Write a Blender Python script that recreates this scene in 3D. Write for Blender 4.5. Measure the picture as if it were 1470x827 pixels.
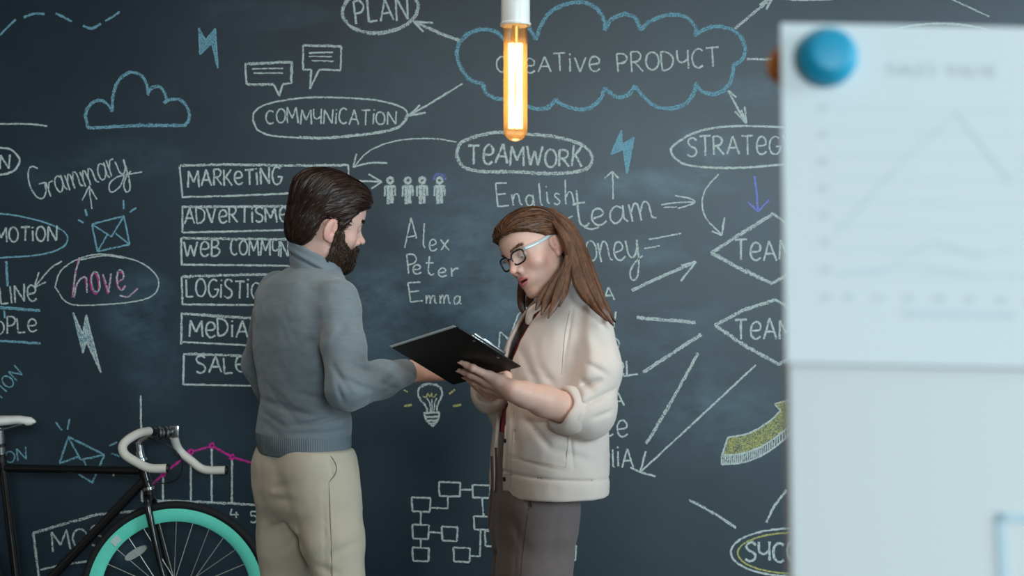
import bpy, bmesh, math, random
import numpy as np
from mathutils import Vector, Matrix
random.seed(7)
RNG = np.random.default_rng(11)
SC = bpy.context.scene
COL = SC.collection
for _o in list(bpy.data.objects):
    bpy.data.objects.remove(_o)

# ------------------------------------------------------------------ camera
FPX = 2000.0            # focal length in pixels of the 1470 x 827 frame
CAM_H = 1.43
YW = 5.20               # distance from the lens to the blackboard wall


def P(px, py, y):
    """a pixel of the frame at a depth y -> world point"""
    return Vector(((px - 735.0) * y / FPX, y, CAM_H + (413.5 - py) * y / FPX))


cam_d = bpy.data.cameras.new('camera')
cam = bpy.data.objects.new('camera', cam_d)
COL.objects.link(cam)
cam.location = (0, 0, CAM_H)
cam.rotation_euler = (math.pi / 2, 0, 0)
cam_d.sensor_width = 36.0
cam_d.lens = 36.0 * FPX / 1470.0
cam_d.clip_start = 0.05
cam_d.dof.use_dof = True
cam_d.dof.focus_distance = 3.95
cam_d.dof.aperture_fstop = 5.6
SC.camera = cam

# ------------------------------------------------------------------ world, lights, exposure
SC.view_settings.view_transform = 'Standard'
SC.view_settings.look = 'None'
SC.view_settings.gamma = 1.0
SC.view_settings.use_curve_mapping = False
SC.view_settings.exposure = 0.0
W = bpy.data.worlds.new('world')
SC.world = W
W.use_nodes = True
W.node_tree.nodes['Background'].inputs[0].default_value = (1.0, 0.90, 0.80, 1)
W.node_tree.nodes['Background'].inputs[1].default_value = 0.14


def area(name, loc, target, sx, sy, power, color):
    l = bpy.data.lights.new(name, 'AREA')
    l.shape = 'RECTANGLE'
    l.size, l.size_y = sx, sy
    l.energy = power
    l.color = color
    o = bpy.data.objects.new(name, l)
    COL.objects.link(o)
    o.location = loc
    d = Vector(target) - Vector(loc)
    o.rotation_euler = d.to_track_quat('-Z', 'Y').to_euler()
    return o


area('window_daylight', (4.4, 0.2, 2.2), (0.0, 4.2, 1.5), 2.2, 1.8, 178, (0.70, 0.91, 1.0))
area('far_window_daylight', (2.7, -9.0, 3.4), (0.0, 4.0, 1.5), 2.6, 1.8, 660, (0.72, 0.92, 1.0))
area('warm_top_fill', (-0.2, 2.6, 3.05), (-0.2, 2.75, 0.0), 2.6, 1.6, 22, (1.0, 0.86, 0.70))  # unseen warm fill added overhead for sheen and light on the upper board


# ------------------------------------------------------------------ object helpers
def tag(o, label=None, cat=None, group=None, kind=None):
    if label:
        o['label'] = label
    if cat:
        o['category'] = cat
    if group:
        o['group'] = group
    if kind:
        o['kind'] = kind
    return o


def empty(name, loc, label, cat, group=None, rz=0.0):
    o = bpy.data.objects.new(name, None)
    COL.objects.link(o)
    o.empty_display_size = 0.1
    o.location = loc
    o.rotation_euler = (0, 0, rz)
    return tag(o, label, cat, group)


def link(name, me, mat=None, parent=None, label=None, smooth=True):
    """mesh given in WORLD coordinates; parenting keeps it in place"""
    o = bpy.data.objects.new(name, me)
    COL.objects.link(o)
    if mat is not None:
        for m in (mat if isinstance(mat, (list, tuple)) else [mat]):
            me.materials.append(m)
    if smooth and len(me.polygons):
        me.polygons.foreach_set('use_smooth', np.ones(len(me.polygons), dtype=bool))
    if parent is not None:
        o.parent = parent
        bpy.context.view_layer.update()
        o.matrix_parent_inverse = parent.matrix_world.inverted()
    if label:
        o['label'] = label
    return o


def mesh_np(name, verts, faces):
    """faces: (n,k) array or list of tuples"""
    me = bpy.data.meshes.new(name)
    if isinstance(faces, np.ndarray):
        n, k = faces.shape
        me.vertices.add(len(verts))
        me.vertices.foreach_set('co', np.asarray(verts, dtype=np.float32).ravel())
        me.loops.add(n * k)
        me.loops.foreach_set('vertex_index', faces.astype(np.int32).ravel())
        me.polygons.add(n)
        me.polygons.foreach_set('loop_start', np.arange(0, n * k, k, dtype=np.int32))
        me.update(calc_edges=True)
        me.validate()
    else:
        me.from_pydata([tuple(v) for v in verts], [], faces)
        me.update()
    return me


class MB:
    """collects shapes into one mesh"""

    def __init__(self):
        self.v, self.f = [], []

    def add(self, verts, faces, M=None):
        b = len(self.v)
        for p in verts:
            p = Vector(p)
            self.v.append(M @ p if M is not None else p)
        self.f += [tuple(i + b for i in f) for f in faces]
        return self

    def box(self, c, s, M=None):
        x, y, z = c
        a, b, d = s[0] / 2, s[1] / 2, s[2] / 2
        vs = [(x + i * a, y + j * b, z + k * d) for i in (-1, 1) for j in (-1, 1) for k in (-1, 1)]
        return self.add(vs, [(0, 1, 3, 2), (4, 6, 7, 5), (0, 4, 5, 1), (2, 3, 7, 6), (0, 2, 6, 4), (1, 5, 7, 3)], M)

    def tube(self, pts, r, n=16, cap=True, M=None, closed=False, flat=1.0):
        pts = [Vector(p) for p in pts]
        rs = list(r) if isinstance(r, (list, tuple)) else [r] * len(pts)
        vs, fs = [], []
        up = None
        m = len(pts)
        for i, p in enumerate(pts):
            a = pts[(i - 1) % m] if (closed or i > 0) else p
            b = pts[(i + 1) % m] if (closed or i < m - 1) else p
            t = (b - a).normalized()
            if up is None:
                up = Vector((0, 0, 1)) if abs(t.z) < 0.9 else Vector((0, 1, 0))
            s = t.cross(up).normalized()
            up = s.cross(t).normalized()
            for k in range(n):
                q = 2 * math.pi * k / n
                vs.append(p + s * (math.cos(q) * rs[i]) + up * (math.sin(q) * rs[i] * flat))
        rng_ = m if closed else m - 1
        for i in range(rng_):
            for k in range(n):
                j = (i + 1) % m
                fs.append((i * n + k, i * n + (k + 1) % n, j * n + (k + 1) % n, j * n + k))
        if cap and not closed:
            fs.append(tuple(range(n - 1, -1, -1)))
            fs.append(tuple((m - 1) * n + k for k in range(n)))
        return self.add(vs, fs, M)

    def lathe(self, prof, n=32, M=None, c=(0, 0, 0), cap=True):
        vs, fs = [], []
        for r, z in prof:
            for k in range(n):
                q = 2 * math.pi * k / n
                vs.append((c[0] + r * math.cos(q), c[1] + r * math.sin(q), c[2] + z))
        m = len(prof)
        for i in range(m - 1):
            for k in range(n):
                fs.append((i * n + k, i * n + (k + 1) % n, (i + 1) * n + (k + 1) % n, (i + 1) * n + k))
        if cap and prof[0][0] > 1e-5:
            fs.append(tuple(range(n - 1, -1, -1)))
        if cap and prof[-1][0] > 1e-5:
            fs.append(tuple((m - 1) * n + k for k in range(n)))
        return self.add(vs, fs, M)

    def build(self, name, mat, parent=None, label=None, smooth=True, bevel=0.0, autosmooth=None):
        me = bpy.data.meshes.new(name)
        me.from_pydata([tuple(v) for v in self.v], [], self.f)
        bm = bmesh.new()
        bm.from_mesh(me)
        bmesh.ops.remove_doubles(bm, verts=bm.verts, dist=1e-6)
        bmesh.ops.recalc_face_normals(bm, faces=bm.faces)
        if bevel:
            bmesh.ops.bevel(bm, geom=[e for e in bm.edges if len(e.link_faces) == 2 and e.calc_face_angle() > 0.6],
                            offset=bevel, segments=2, affect='EDGES', profile=0.6)
        for f in bm.faces:
            f.smooth = smooth
        if smooth:
            for e in bm.edges:
                if len(e.link_faces) == 2 and e.calc_face_angle() > 0.75:
                    e.smooth = False
        bm.to_mesh(me)
        bm.free()
        me.update()
        return link(name, me, mat, parent, label, smooth=False)


def spline(pts, n=8, closed=False):
    """Catmull-Rom through 2-D or 3-D points"""
    p = np.asarray([tuple(q) for q in pts], dtype=float)
    if len(p) < 3:
        return np.array([p[0] + (p[-1] - p[0]) * t for t in np.linspace(0, 1, n + 1)])
    out = []
    m = len(p)
    segs = m if closed else m - 1
    for i in range(segs):
        p1, p2 = p[i % m], p[(i + 1) % m]
        p0 = p[(i - 1) % m] if (closed or i > 0) else 2 * p1 - p2
        p3 = p[(i + 2) % m] if (closed or i < m - 2) else 2 * p2 - p1
        for t in np.linspace(0, 1, n, endpoint=False):
            out.append(0.5 * ((2 * p1) + (-p0 + p2) * t + (2 * p0 - 5 * p1 + 4 * p2 - p3) * t * t
                              + (-p0 + 3 * p1 - 3 * p2 + p3) * t ** 3))
    if not closed:
        out.append(p[-1])
    return np.array(out)


# ------------------------------------------------------------------ materials
def new_mat(name):
    m = bpy.data.materials.new(name)
    m.use_nodes = True
    nt = m.node_tree
    return m, nt, nt.nodes['Principled BSDF']


def N(nt, typ, **kw):
    n = nt.nodes.new(typ)
    for k, v in kw.items():
        if k.startswith('i_'):
            n.inputs[int(k[2:]) if k[2:].isdigit() else k[2:].replace('_', ' ')].default_value = v
        else:
            setattr(n, k, v)
    return n


def noise(nt, scale, detail=4.0, rough=0.55, stretch=None, coord='Object'):
    tc = N(nt, 'ShaderNodeTexCoord')
    src = tc.outputs[coord]
    if stretch:
        mp = N(nt, 'ShaderNodeMapping')
        mp.inputs['Scale'].default_value = stretch
        nt.links.new(src, mp.inputs[0])
        src = mp.outputs[0]
    n = N(nt, 'ShaderNodeTexNoise')
    n.inputs['Scale'].default_value = scale
    n.inputs['Detail'].default_value = detail
    n.inputs['Roughness'].default_value = rough
    nt.links.new(src, n.inputs['Vector'])
    return n


def mat_basic(name, col, rough=0.6, metal=0.0, var=0.12, scale=30.0, bump=0.0, bscale=200.0, bdist=0.001,
              stretch=None, sss=0.0, spec=0.5, coat=0.0, sheen=0.0):
    """procedural principled material: base colour gently varied by noise, optional bump"""
    m, nt, b = new_mat(name)
    n = noise(nt, scale, 4.0, 0.55, stretch)
    mix = N(nt, 'ShaderNodeMix', data_type='RGBA')
    c1 = [c * (1 - var) for c in col] + [1]
    c2 = [min(1, c * (1 + var)) for c in col] + [1]
    mix.inputs['A'].default_value = c1
    mix.inputs['B'].default_value = c2
    nt.links.new(n.outputs['Fac'], mix.inputs['Factor'])
    nt.links.new(mix.outputs['Result'], b.inputs['Base Color'])
    b.inputs['Roughness'].default_value = rough
    b.inputs['Metallic'].default_value = metal
    b.inputs['Specular IOR Level'].default_value = spec
    b.inputs['Coat Weight'].default_value = coat
    b.inputs['Sheen Weight'].default_value = sheen
    if sss:
        b.inputs['Subsurface Weight'].default_value = sss
        b.inputs['Subsurface Radius'].default_value = (1.0, 0.35, 0.2)
        b.inputs['Subsurface Scale'].default_value = 0.006
    if bump:
        n2 = noise(nt, bscale, 3.0, 0.6, stretch)
        bp = N(nt, 'ShaderNodeBump')
        bp.inputs['Strength'].default_value = bump
        bp.inputs['Distance'].default_value = bdist
        nt.links.new(n2.outputs['Fac'], bp.inputs['Height'])
        nt.links.new(bp.outputs['Normal'], b.inputs['Normal'])
    return m


def srgb(r, g, b):
    f = lambda c: (c / 255 / 12.92) if c / 255 <= 0.04045 else ((c / 255 + 0.055) / 1.055) ** 2.4
    return (f(r), f(g), f(b))
# ------------------------------------------------------------------ room shell
def board_material():
    m, nt, b = new_mat('blackboard_paint')
    tc = N(nt, 'ShaderNodeTexCoord')
    L = nt.links.new
    base = srgb(11, 35, 48)
    # soft cloudy dust left by the eraser
    n1 = noise(nt, 1.5, 6.0, 0.62)
    n2 = noise(nt, 5.0, 7.0, 0.65, (1.0, 1.0, 0.55))
    n3 = noise(nt, 5.0, 7.0, 0.66, (1.0, 1, 1.7))
    r1 = N(nt, 'ShaderNodeMapRange'); r1.inputs[1].default_value = 0.42; r1.inputs[2].default_value = 0.72
    L(n1.outputs['Fac'], r1.inputs[0])
    mul = N(nt, 'ShaderNodeMath', operation='MULTIPLY')
    L(r1.outputs[0], mul.inputs[0]); L(n2.outputs['Fac'], mul.inputs[1])
    # wiped places: blurred ellipses of chalk dust (centre x, z, half sizes, strength)
    total = mul.outputs[0]
    sc = N(nt, 'ShaderNodeMath', operation='MULTIPLY'); sc.inputs[1].default_value = 0.10
    L(total, sc.inputs[0]); total = sc.outputs[0]
    sep = N(nt, 'ShaderNodeSeparateXYZ'); L(tc.outputs['Object'], sep.inputs[0])
    for (px, py, rx, ry, st) in SMEARS:
        c = P(px, py, YW)
        dx = N(nt, 'ShaderNodeMath', operation='MULTIPLY_ADD')
        dx.inputs[1].default_value = 1 / (rx * YW / FPX); dx.inputs[2].default_value = -c.x / (rx * YW / FPX)
        dz = N(nt, 'ShaderNodeMath', operation='MULTIPLY_ADD')
        dz.inputs[1].default_value = 1 / (ry * YW / FPX); dz.inputs[2].default_value = -c.z / (ry * YW / FPX)
        L(sep.outputs[0], dx.inputs[0]); L(sep.outputs[2], dz.inputs[0])
        x2 = N(nt, 'ShaderNodeMath', operation='MULTIPLY'); L(dx.outputs[0], x2.inputs[0]); L(dx.outputs[0], x2.inputs[1])
        z2 = N(nt, 'ShaderNodeMath', operation='MULTIPLY_ADD'); L(dz.outputs[0], z2.inputs[0]); L(dz.outputs[0], z2.inputs[1]); L(x2.outputs[0], z2.inputs[2])
        mr = N(nt, 'ShaderNodeMapRange', interpolation_type='SMOOTHSTEP')
        mr.inputs[1].default_value = 1.0; mr.inputs[2].default_value = 0.0
        mr.inputs[3].default_value = 0.0; mr.inputs[4].default_value = st
        L(z2.outputs[0], mr.inputs[0])
        r3 = N(nt, 'ShaderNodeMapRange'); r3.inputs[1].default_value = 0.38; r3.inputs[2].default_value = 0.68
        L(n3.outputs['Fac'], r3.inputs[0])
        mm = N(nt, 'ShaderNodeMath', operation='MULTIPLY_ADD')
        L(mr.outputs[0], mm.inputs[0]); L(r3.outputs[0], mm.inputs[1]); L(total, mm.inputs[2])
        total = mm.outputs[0]
    mix = N(nt, 'ShaderNodeMix', data_type='RGBA')
    mix.inputs['A'].default_value = (*base, 1)
    mix.inputs['B'].default_value = (*srgb(112, 152, 172), 1)
    L(total, mix.inputs['Factor'])
    L(mix.outputs['Result'], b.inputs['Base Color'])
    b.inputs['Roughness'].default_value = 0.44
    b.inputs['Specular IOR Level'].default_value = 0.6
    bp = N(nt, 'ShaderNodeBump'); bp.inputs['Strength'].default_value = 0.12; bp.inputs['Distance'].default_value = 0.001
    n4 = noise(nt, 160, 2.0)
    L(n4.outputs['Fac'], bp.inputs['Height']); L(bp.outputs['Normal'], b.inputs['Normal'])
    return m


SMEARS = [  # px, py, half width, half height, strength
    (690, 420, 170, 130, 0.30), (640, 300, 110, 70, 0.16), (540, 470, 60, 120, 0.22), (460, 420, 130, 110, 0.10),
    (950, 265, 130, 30, 0.28), (930, 360, 110, 28, 0.26), (1015, 215, 55, 55, 0.22), (930, 460, 170, 60, 0.14),
    (200, 440, 70, 70, 0.24), (220, 520, 60, 90, 0.14), (180, 230, 110, 40, 0.12), (1040, 600, 120, 90, 0.16),
    (960, 560, 150, 90, 0.10), (600, 110, 170, 90, 0.07), (1090, 130, 80, 30, 0.16), (380, 20, 120, 30, 0.10),
    (60, 250, 60, 40, 0.10), (820, 280, 80, 40, 0.14), (190, 795, 40, 26, 0.2), (330, 640, 80, 60, 0.06)]
M_board = board_material()

mb = MB().box((0.3, YW + 0.06, 1.55), (8.4, 0.12, 3.1))
wall = tag(mb.build('wall_back', M_board, smooth=False), 'dark slate blackboard wall covered in chalk writing', kind='structure')
M_floor = mat_basic('floor_concrete', srgb(78, 68, 58), 0.55, var=0.18, scale=3.0, bump=0.1, bscale=60)
tag(MB().box((0.3, 1.6, -0.05), (8.4, 7.2, 0.1)).build('floor', M_floor, smooth=False), kind='structure')
M_ceil = mat_basic('ceiling_paint', srgb(205, 208, 208), 0.8, var=0.03, scale=4.0)
tag(MB().box((0.3, 1.6, 3.15), (8.4, 7.2, 0.1)).build('ceiling', M_ceil, smooth=False), kind='structure')


# ------------------------------------------------------------------ chalk
def chalk_material(name, col, alpha_max=0.9):
    m, nt, b = new_mat(name)
    L = nt.links.new
    b.inputs['Base Color'].default_value = (*col, 1)
    b.inputs['Roughness'].default_value = 0.95
    b.inputs['Specular IOR Level'].default_value = 0.05
    uv = N(nt, 'ShaderNodeUVMap', uv_map='stroke')
    sep = N(nt, 'ShaderNodeSeparateXYZ'); L(uv.outputs[0], sep.inputs[0])
    # 1 - |2v-1|^2 : soft sides of the stroke
    a = N(nt, 'ShaderNodeMath', operation='MULTIPLY_ADD'); a.inputs[1].default_value = 2; a.inputs[2].default_value = -1
    L(sep.outputs[1], a.inputs[0])
    a2 = N(nt, 'ShaderNodeMath', operation='MULTIPLY'); L(a.outputs[0], a2.inputs[0]); L(a.outputs[0], a2.inputs[1])
    a4 = N(nt, 'ShaderNodeMath', operation='MULTIPLY'); L(a2.outputs[0], a4.inputs[0]); L(a2.outputs[0], a4.inputs[1])
    e = N(nt, 'ShaderNodeMath', operation='SUBTRACT'); e.inputs[0].default_value = 1; L(a4.outputs[0], e.inputs[1])
    g = noise(nt, 230, 3.0, 0.7)
    g2 = noise(nt, 40, 2.0, 0.5)
    at = N(nt, 'ShaderNodeAttribute', attribute_name='dens')
    # alpha = e * clamp(dens*1.5 - 0.62 + (grain-0.5)*2.4 + (blotch-.5))
    s1 = N(nt, 'ShaderNodeMath', operation='MULTIPLY_ADD'); s1.inputs[1].default_value = 4.8; s1.inputs[2].default_value = -2.78
    L(g.outputs['Fac'], s1.inputs[0])
    s2 = N(nt, 'ShaderNodeMath', operation='MULTIPLY_ADD'); s2.inputs[1].default_value = 1.1
    L(g2.outputs['Fac'], s2.inputs[0]); L(s1.outputs[0], s2.inputs[2])
    s3 = N(nt, 'ShaderNodeMath', operation='MULTIPLY_ADD', use_clamp=True); s3.inputs[1].default_value = 0.85
    L(at.outputs['Fac'], s3.inputs[0]); L(s2.outputs[0], s3.inputs[2])
    s4 = N(nt, 'ShaderNodeMath', operation='MULTIPLY'); L(s3.outputs[0], s4.inputs[0]); L(e.outputs[0], s4.inputs[1])
    s5 = N(nt, 'ShaderNodeMath', operation='MULTIPLY', use_clamp=True); s5.inputs[1].default_value = alpha_max
    L(s4.outputs[0], s5.inputs[0])
    L(s5.outputs[0], b.inputs['Alpha'])
    return m


CH = {'w': chalk_material('chalk_white', srgb(206, 216, 212), 0.92),
      'b': chalk_material('chalk_blue', srgb(136, 186, 204), 0.85),
      'm': chalk_material('chalk_magenta', srgb(205, 60, 150), 1.0),
      'y': chalk_material('chalk_yellow', srgb(200, 198, 128), 0.85),
      'v': chalk_material('chalk_violet', srgb(140, 146, 222), 0.95)}


class Chalk:
    """one chalk drawing: ribbons lying on the wall, given in wall pixels"""
    zi = 0

    def __init__(self):
        self.v, self.f, self.uv, self.d, self.mi = [], [], [], [], []
        self.mats = []

    def mat(self, c):
        if c not in self.mats:
            self.mats.append(c)
        return self.mats.index(c)

    def s(self, pts, w=2.2, c='w', d=1.0, smooth=True, jit=0.35, closed=False, step=3.0):
        p = spline(pts, 10, closed) if (smooth and len(pts) > 2) else np.asarray(pts, float)
        if closed and smooth:
            p = np.vstack([p, p[:2]])
        # resample
        seg = np.linalg.norm(np.diff(p, axis=0), axis=1)
        t = np.concatenate([[0], np.cumsum(seg)])
        if t[-1] < 0.5:
            return self
        n = max(2, int(t[-1] / step) + 1)
        u = np.linspace(0, t[-1], n)
        q = np.stack([np.interp(u, t, p[:, 0]), np.interp(u, t, p[:, 1])], 1)
        q += RNG.normal(0, jit * 0.5, q.shape)
        tan = np.gradient(q, axis=0)
        tan /= np.maximum(np.linalg.norm(tan, axis=1, keepdims=True), 1e-6)
        nor = np.stack([-tan[:, 1], tan[:, 0]], 1)
        ww = (w * 0.54 + 0.32) * (1 + RNG.normal(0, 0.13, n))
        Chalk.zi += 1
        off = 0.0006 + (Chalk.zi % 60) * 0.00001
        b = len(self.v)
        den = d + RNG.normal(0, 0.07, n)
        mi = self.mat(c)
        for i in range(n):
            for sgn, vv in ((-1, 0.0), (1, 1.0)):
                x, y = q[i] + nor[i] * ww[i] * sgn
                wp = P(x, y, YW)
                self.v.append((wp.x, YW - off, wp.z))
                self.uv.append((u[i] / 10.0, vv))
                self.d.append(den[i])
        for i in range(n - 1):
            k = b + 2 * i
            self.f.append((k, k + 2, k + 3, k + 1))
            self.mi.append(mi)
        return self

    def thick(self, pts, w=4.5, c='w', d=1.0, smooth=True, closed=False):
        """a stroke gone over twice: two grainy passes and a wobble"""
        self.s(pts, w, c, d * 0.52, smooth, 0.9, closed)
        a = np.asarray(pts, float)
        o = w * 0.24
        self.s(a + [o * 0.6, o], w * 0.34, c, d * .82, smooth, 0.9, closed)
        self.s(a - [o * 0.6, o], w * 0.34, c, d * .82, smooth, 0.9, closed)
        return self

    def poly(self, pts, w=2.0):
        return self

    def fill(self, pts, c='b', d=0.9, gap=2.0, w=2.8, ang=60):
        """hatch a polygon"""
        p = np.asarray(pts, float)
        a = math.radians(ang)
        R = np.array([[math.cos(a), math.sin(a)], [-math.sin(a), math.cos(a)]])
        r = p @ R.T
        y = r[:, 1].min() + gap / 2
        while y < r[:, 1].max():
            xs = []
            for i in range(len(r)):
                (x1, y1), (x2, y2) = r[i], r[(i + 1) % len(r)]
                if (y1 <= y) != (y2 <= y):
                    xs.append(x1 + (y - y1) / (y2 - y1) * (x2 - x1))
            xs.sort()
            for k in range(0, len(xs) - 1, 2):
                if xs[k + 1] - xs[k] > 1:
                    e = np.array([[xs[k], y], [xs[k + 1], y]]) @ R
                    self.s(e, w, c, d, False, 0.5)
            y += gap
        return self

    def line(self, *pts, w=2.2, c='w', d=1.0):
        for a, b in zip(pts[:-1], pts[1:]):
            self.s([a, b], w, c, d, False)
        return self

    def arrow(self, pts, wings, w=2.2, c='w', d=1.0):
        (self.thick if w > 3 else self.s)(pts, w, c, d)
        for wg in wings:
            self.s([pts[-1], wg], min(w, 2.8), c, d, False)
        return self

    def text(self, txt, p0, p1, h, w=2.2, c='w', d=1.0, slant=0.0, gap=0.18):
        p0, p1 = np.array(p0, float), np.array(p1, float)
        ax = p1 - p0
        L = np.linalg.norm(ax)
        ux = ax / L
        uy = np.array([ux[1], -ux[0]])
        wid = [GLYPH[ch][0] for ch in txt]
        tot = sum(wid) + gap * (len(txt) - 1)
        x = 0.0
        for ch, wd in zip(txt, wid):
            hh = h * (1 + RNG.normal(0, 0.05))
            dy = RNG.normal(0, 0.03) * h
            sl = slant + RNG.normal(0, 0.03)
            for st in GLYPH[ch][1]:
                q = [p0 + ux * (L * (x + a) / tot) + ux * (b * sl * hh) + uy * (b * hh + dy) for a, b in st]
                curved = len(st) > 3
                self.s(q, w, c, d, curved, 0.3)
            x += wd + gap
        return self

    def build(self, name, label):
        me = bpy.data.meshes.new(name)
        me.from_pydata(self.v, [], self.f)
        uv = me.uv_layers.new(name='stroke')
        idx = np.zeros(len(me.loops), dtype=np.int32)
        me.loops.foreach_get('vertex_index', idx)
        uv.data.foreach_set('uv', np.asarray(self.uv, dtype=np.float32)[idx].ravel())
        at = me.attributes.new('dens', 'FLOAT', 'POINT')
        at.data.foreach_set('value', np.asarray(self.d, dtype=np.float32))
        o = link(name, me, [CH[c] for c in self.mats], wall, label, smooth=False)
        me.polygons.foreach_set('material_index', np.asarray(self.mi, dtype=np.int32))
        return o


def arc(cx, cy, rx, ry, a0, a1, n=10):
    return [(cx + rx * math.cos(math.radians(a0 + (a1 - a0) * i / n)), cy + ry * math.sin(math.radians(a0 + (a1 - a0) * i / n)))
            for i in range(n + 1)]


def ga(cx, cy, rx, ry, a0, a1, n=10):
    return arc(cx, cy, rx, ry, a0, a1, n)


# hand lettering, one stroke list per letter; x to the right, y up, capitals 1 high.  q = tall round e, ! = dotted capital i
GLYPH = {
    'A': (.75, [[(0, 0), (.38, 1)], [(.38, 1), (.75, 0)], [(.16, .36), (.6, .36)]]),
    'B': (.6, [[(0, 0), (0, 1)], [(0, 1), (.35, .98), (.48, .8), (.35, .58), (.04, .53)], [(.04, .53), (.4, .5), (.58, .27), (.38, .03), (0, 0)]]),
    'C': (.62, [ga(.36, .5, .36, .5, 50, 310)]),
    'D': (.66, [[(0, 0), (0, 1)], [(0, 1), (.3, .97), (.6, .75), (.64, .45), (.48, .14), (.2, 0), (0, 0)]]),
    'E': (.55, [[(.02, 0), (0, 1)], [(0, 1), (.55, 1)], [(0, .52), (.45, .54)], [(.02, 0), (.55, .03)]]),
    'G': (.68, [ga(.36, .5, .36, .5, 50, 355), [(.72, .44), (.42, .44)]]),
    'I': (.12, [[(.05, 0), (.05, 1)]]),
    'K': (.6, [[(0, 0), (0, 1)], [(.55, 1), (.04, .45)], [(.14, .55), (.6, 0)]]),
    'L': (.5, [[(0, 1), (0, 0)], [(0, 0), (.5, .03)]]),
    'M': (.85, [[(0, 0), (.06, 1)], [(.06, 1), (.42, .3)], [(.42, .3), (.78, 1)], [(.78, 1), (.85, 0)]]),
    'N': (.7, [[(0, 0), (.03, 1)], [(.03, 1), (.64, .04)], [(.64, .04), (.7, 1.05)]]),
    'O': (.7, [ga(.35, .48, .35, .48, 90, 455, 14)]),
    'P': (.58, [[(.02, 0), (0, 1)], [(0, 1), (.35, 1), (.56, .78), (.4, .52), (.03, .46)]]),
    'R': (.62, [[(0, 0), (0, 1)], [(0, 1), (.36, 1), (.54, .78), (.38, .54), (.03, .48)], [(.2, .48), (.62, 0)]]),
    'S': (.58, [[(.55, .86), (.38, 1), (.12, .95), (.03, .75), (.2, .56), (.45, .45), (.56, .24), (.42, .04), (.18, 0), (0, .12)]]),
    'T': (.7, [[(0, 1), (.7, 1.02)], [(.35, 1), (.35, 0)]]),
    'U': (.62, [[(0, 1), (.0, .6), (.08, .4), (.3, .34), (.56, .5)], [(.6, 1), (.58, .5), (.6, 0)]]),
    'V': (.65, [[(0, 1), (.3, 0)], [(.3, 0), (.65, 1)]]),
    'W': (.95, [[(0, 1), (.22, 0)], [(.22, 0), (.48, .75)], [(.48, .75), (.7, 0)], [(.7, 0), (.95, 1)]]),
    'Y': (.6, [[(0, 1), (.3, .45)], [(.6, 1), (.2, -.15)]]),
    'Z': (.6, [[(0, 1), (.6, 1)], [(.6, 1), (0, 0)], [(0, 0), (.6, 0)]]),
    'q': (.62, [[(.08, .45), (.55, .5), (.58, .75), (.4, .93), (.18, .88), (.04, .6), (.06, .25), (.22, .04), (.42, .02), (.62, .16)]]),
    '!': (.14, [[(.06, 0), (.06, .76)], [(.06, .93), (.07, 1.02)]]),
    'u': (.5, [[(0, .5), (.02, .15), (.15, 0), (.32, .08), (.42, .5)], [(.42, .5), (.42, .12), (.5, .02)]]),
    'a': (.5, [[(.4, .42), (.22, .5), (.05, .35), (.03, .14), (.14, 0), (.3, .08), (.4, .3), (.41, .5)], [(.41, .5), (.4, .12), (.5, .02)]]),
    'e': (.42, [[(.03, .22), (.3, .27), (.36, .4), (.24, .5), (.09, .44), (.02, .22), (.1, .03), (.25, 0), (.42, .1)]]),
    'g': (.46, [[(.36, .42), (.2, .5), (.04, .36), (.04, .15), (.17, .04), (.32, .16), (.38, .5)], [(.38, .5), (.38, .1), (.33, -.3), (.15, -.42), (.02, -.3)]]),
    'h': (.48, [[(.02, 0), (.08, 1)], [(.06, .3), (.2, .5), (.34, .45), (.4, .2), (.42, -.05), (.48, -.02)]]),
    'i': (.16, [[(.05, .5), (.05, .08), (.14, .02)], [(.05, .68), (.06, .73)]]),
    'l': (.16, [[(.06, 1), (.05, .1), (.14, 0)]]),
    'm': (.72, [[(0, .48), (.05, 0)], [(.04, .25), (.15, .48), (.25, .42), (.3, 0)], [(.3, .25), (.42, .5), (.55, .42), (.6, .08), (.72, .02)]]),
    'n': (.48, [[(0, .48), (.05, 0)], [(.04, .25), (.18, .5), (.32, .44), (.38, .08), (.48, .02)]]),
    'o': (.44, [ga(.22, .24, .2, .26, 90, 470, 12)]),
    'r': (.36, [[(0, .48), (.06, 0)], [(.05, .25), (.16, .46), (.34, .46)]]),
    's': (.36, [[(.32, .44), (.16, .5), (.06, .38), (.2, .25), (.3, .12), (.16, 0), (0, .08)]]),
    't': (.4, [[(.16, .95), (.13, .3), (.18, .04), (.32, 0), (.4, .08)], [(0, .6), (.36, .62)]]),
    'v': (.44, [[(0, .5), (.18, 0)], [(.18, 0), (.4, .5)]]),
    'x': (.44, [[(0, .46), (.42, 0)], [(.4, .48), (.02, 0)]]),
    'y': (.5, [[(0, .5), (.06, .15), (.2, .06), (.36, .2), (.42, .5)], [(.42, .5), (.4, -.1), (.28, -.45), (.08, -.5), (.06, -.28), (.3, -.05), (.58, .08)]]),
    '4': (.5, [[(.1, 1), (.02, .4)], [(.02, .4), (.5, .4)], [(.36, .7), (.36, 0)]]),
    '5': (.45, [[(.42, 1), (.06, 1)], [(.06, 1), (.04, .6)], [(.04, .6), (.26, .64), (.42, .4), (.36, .1), (.16, 0), (0, .1)]]),
    ' ': (.45, []),
}

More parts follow.
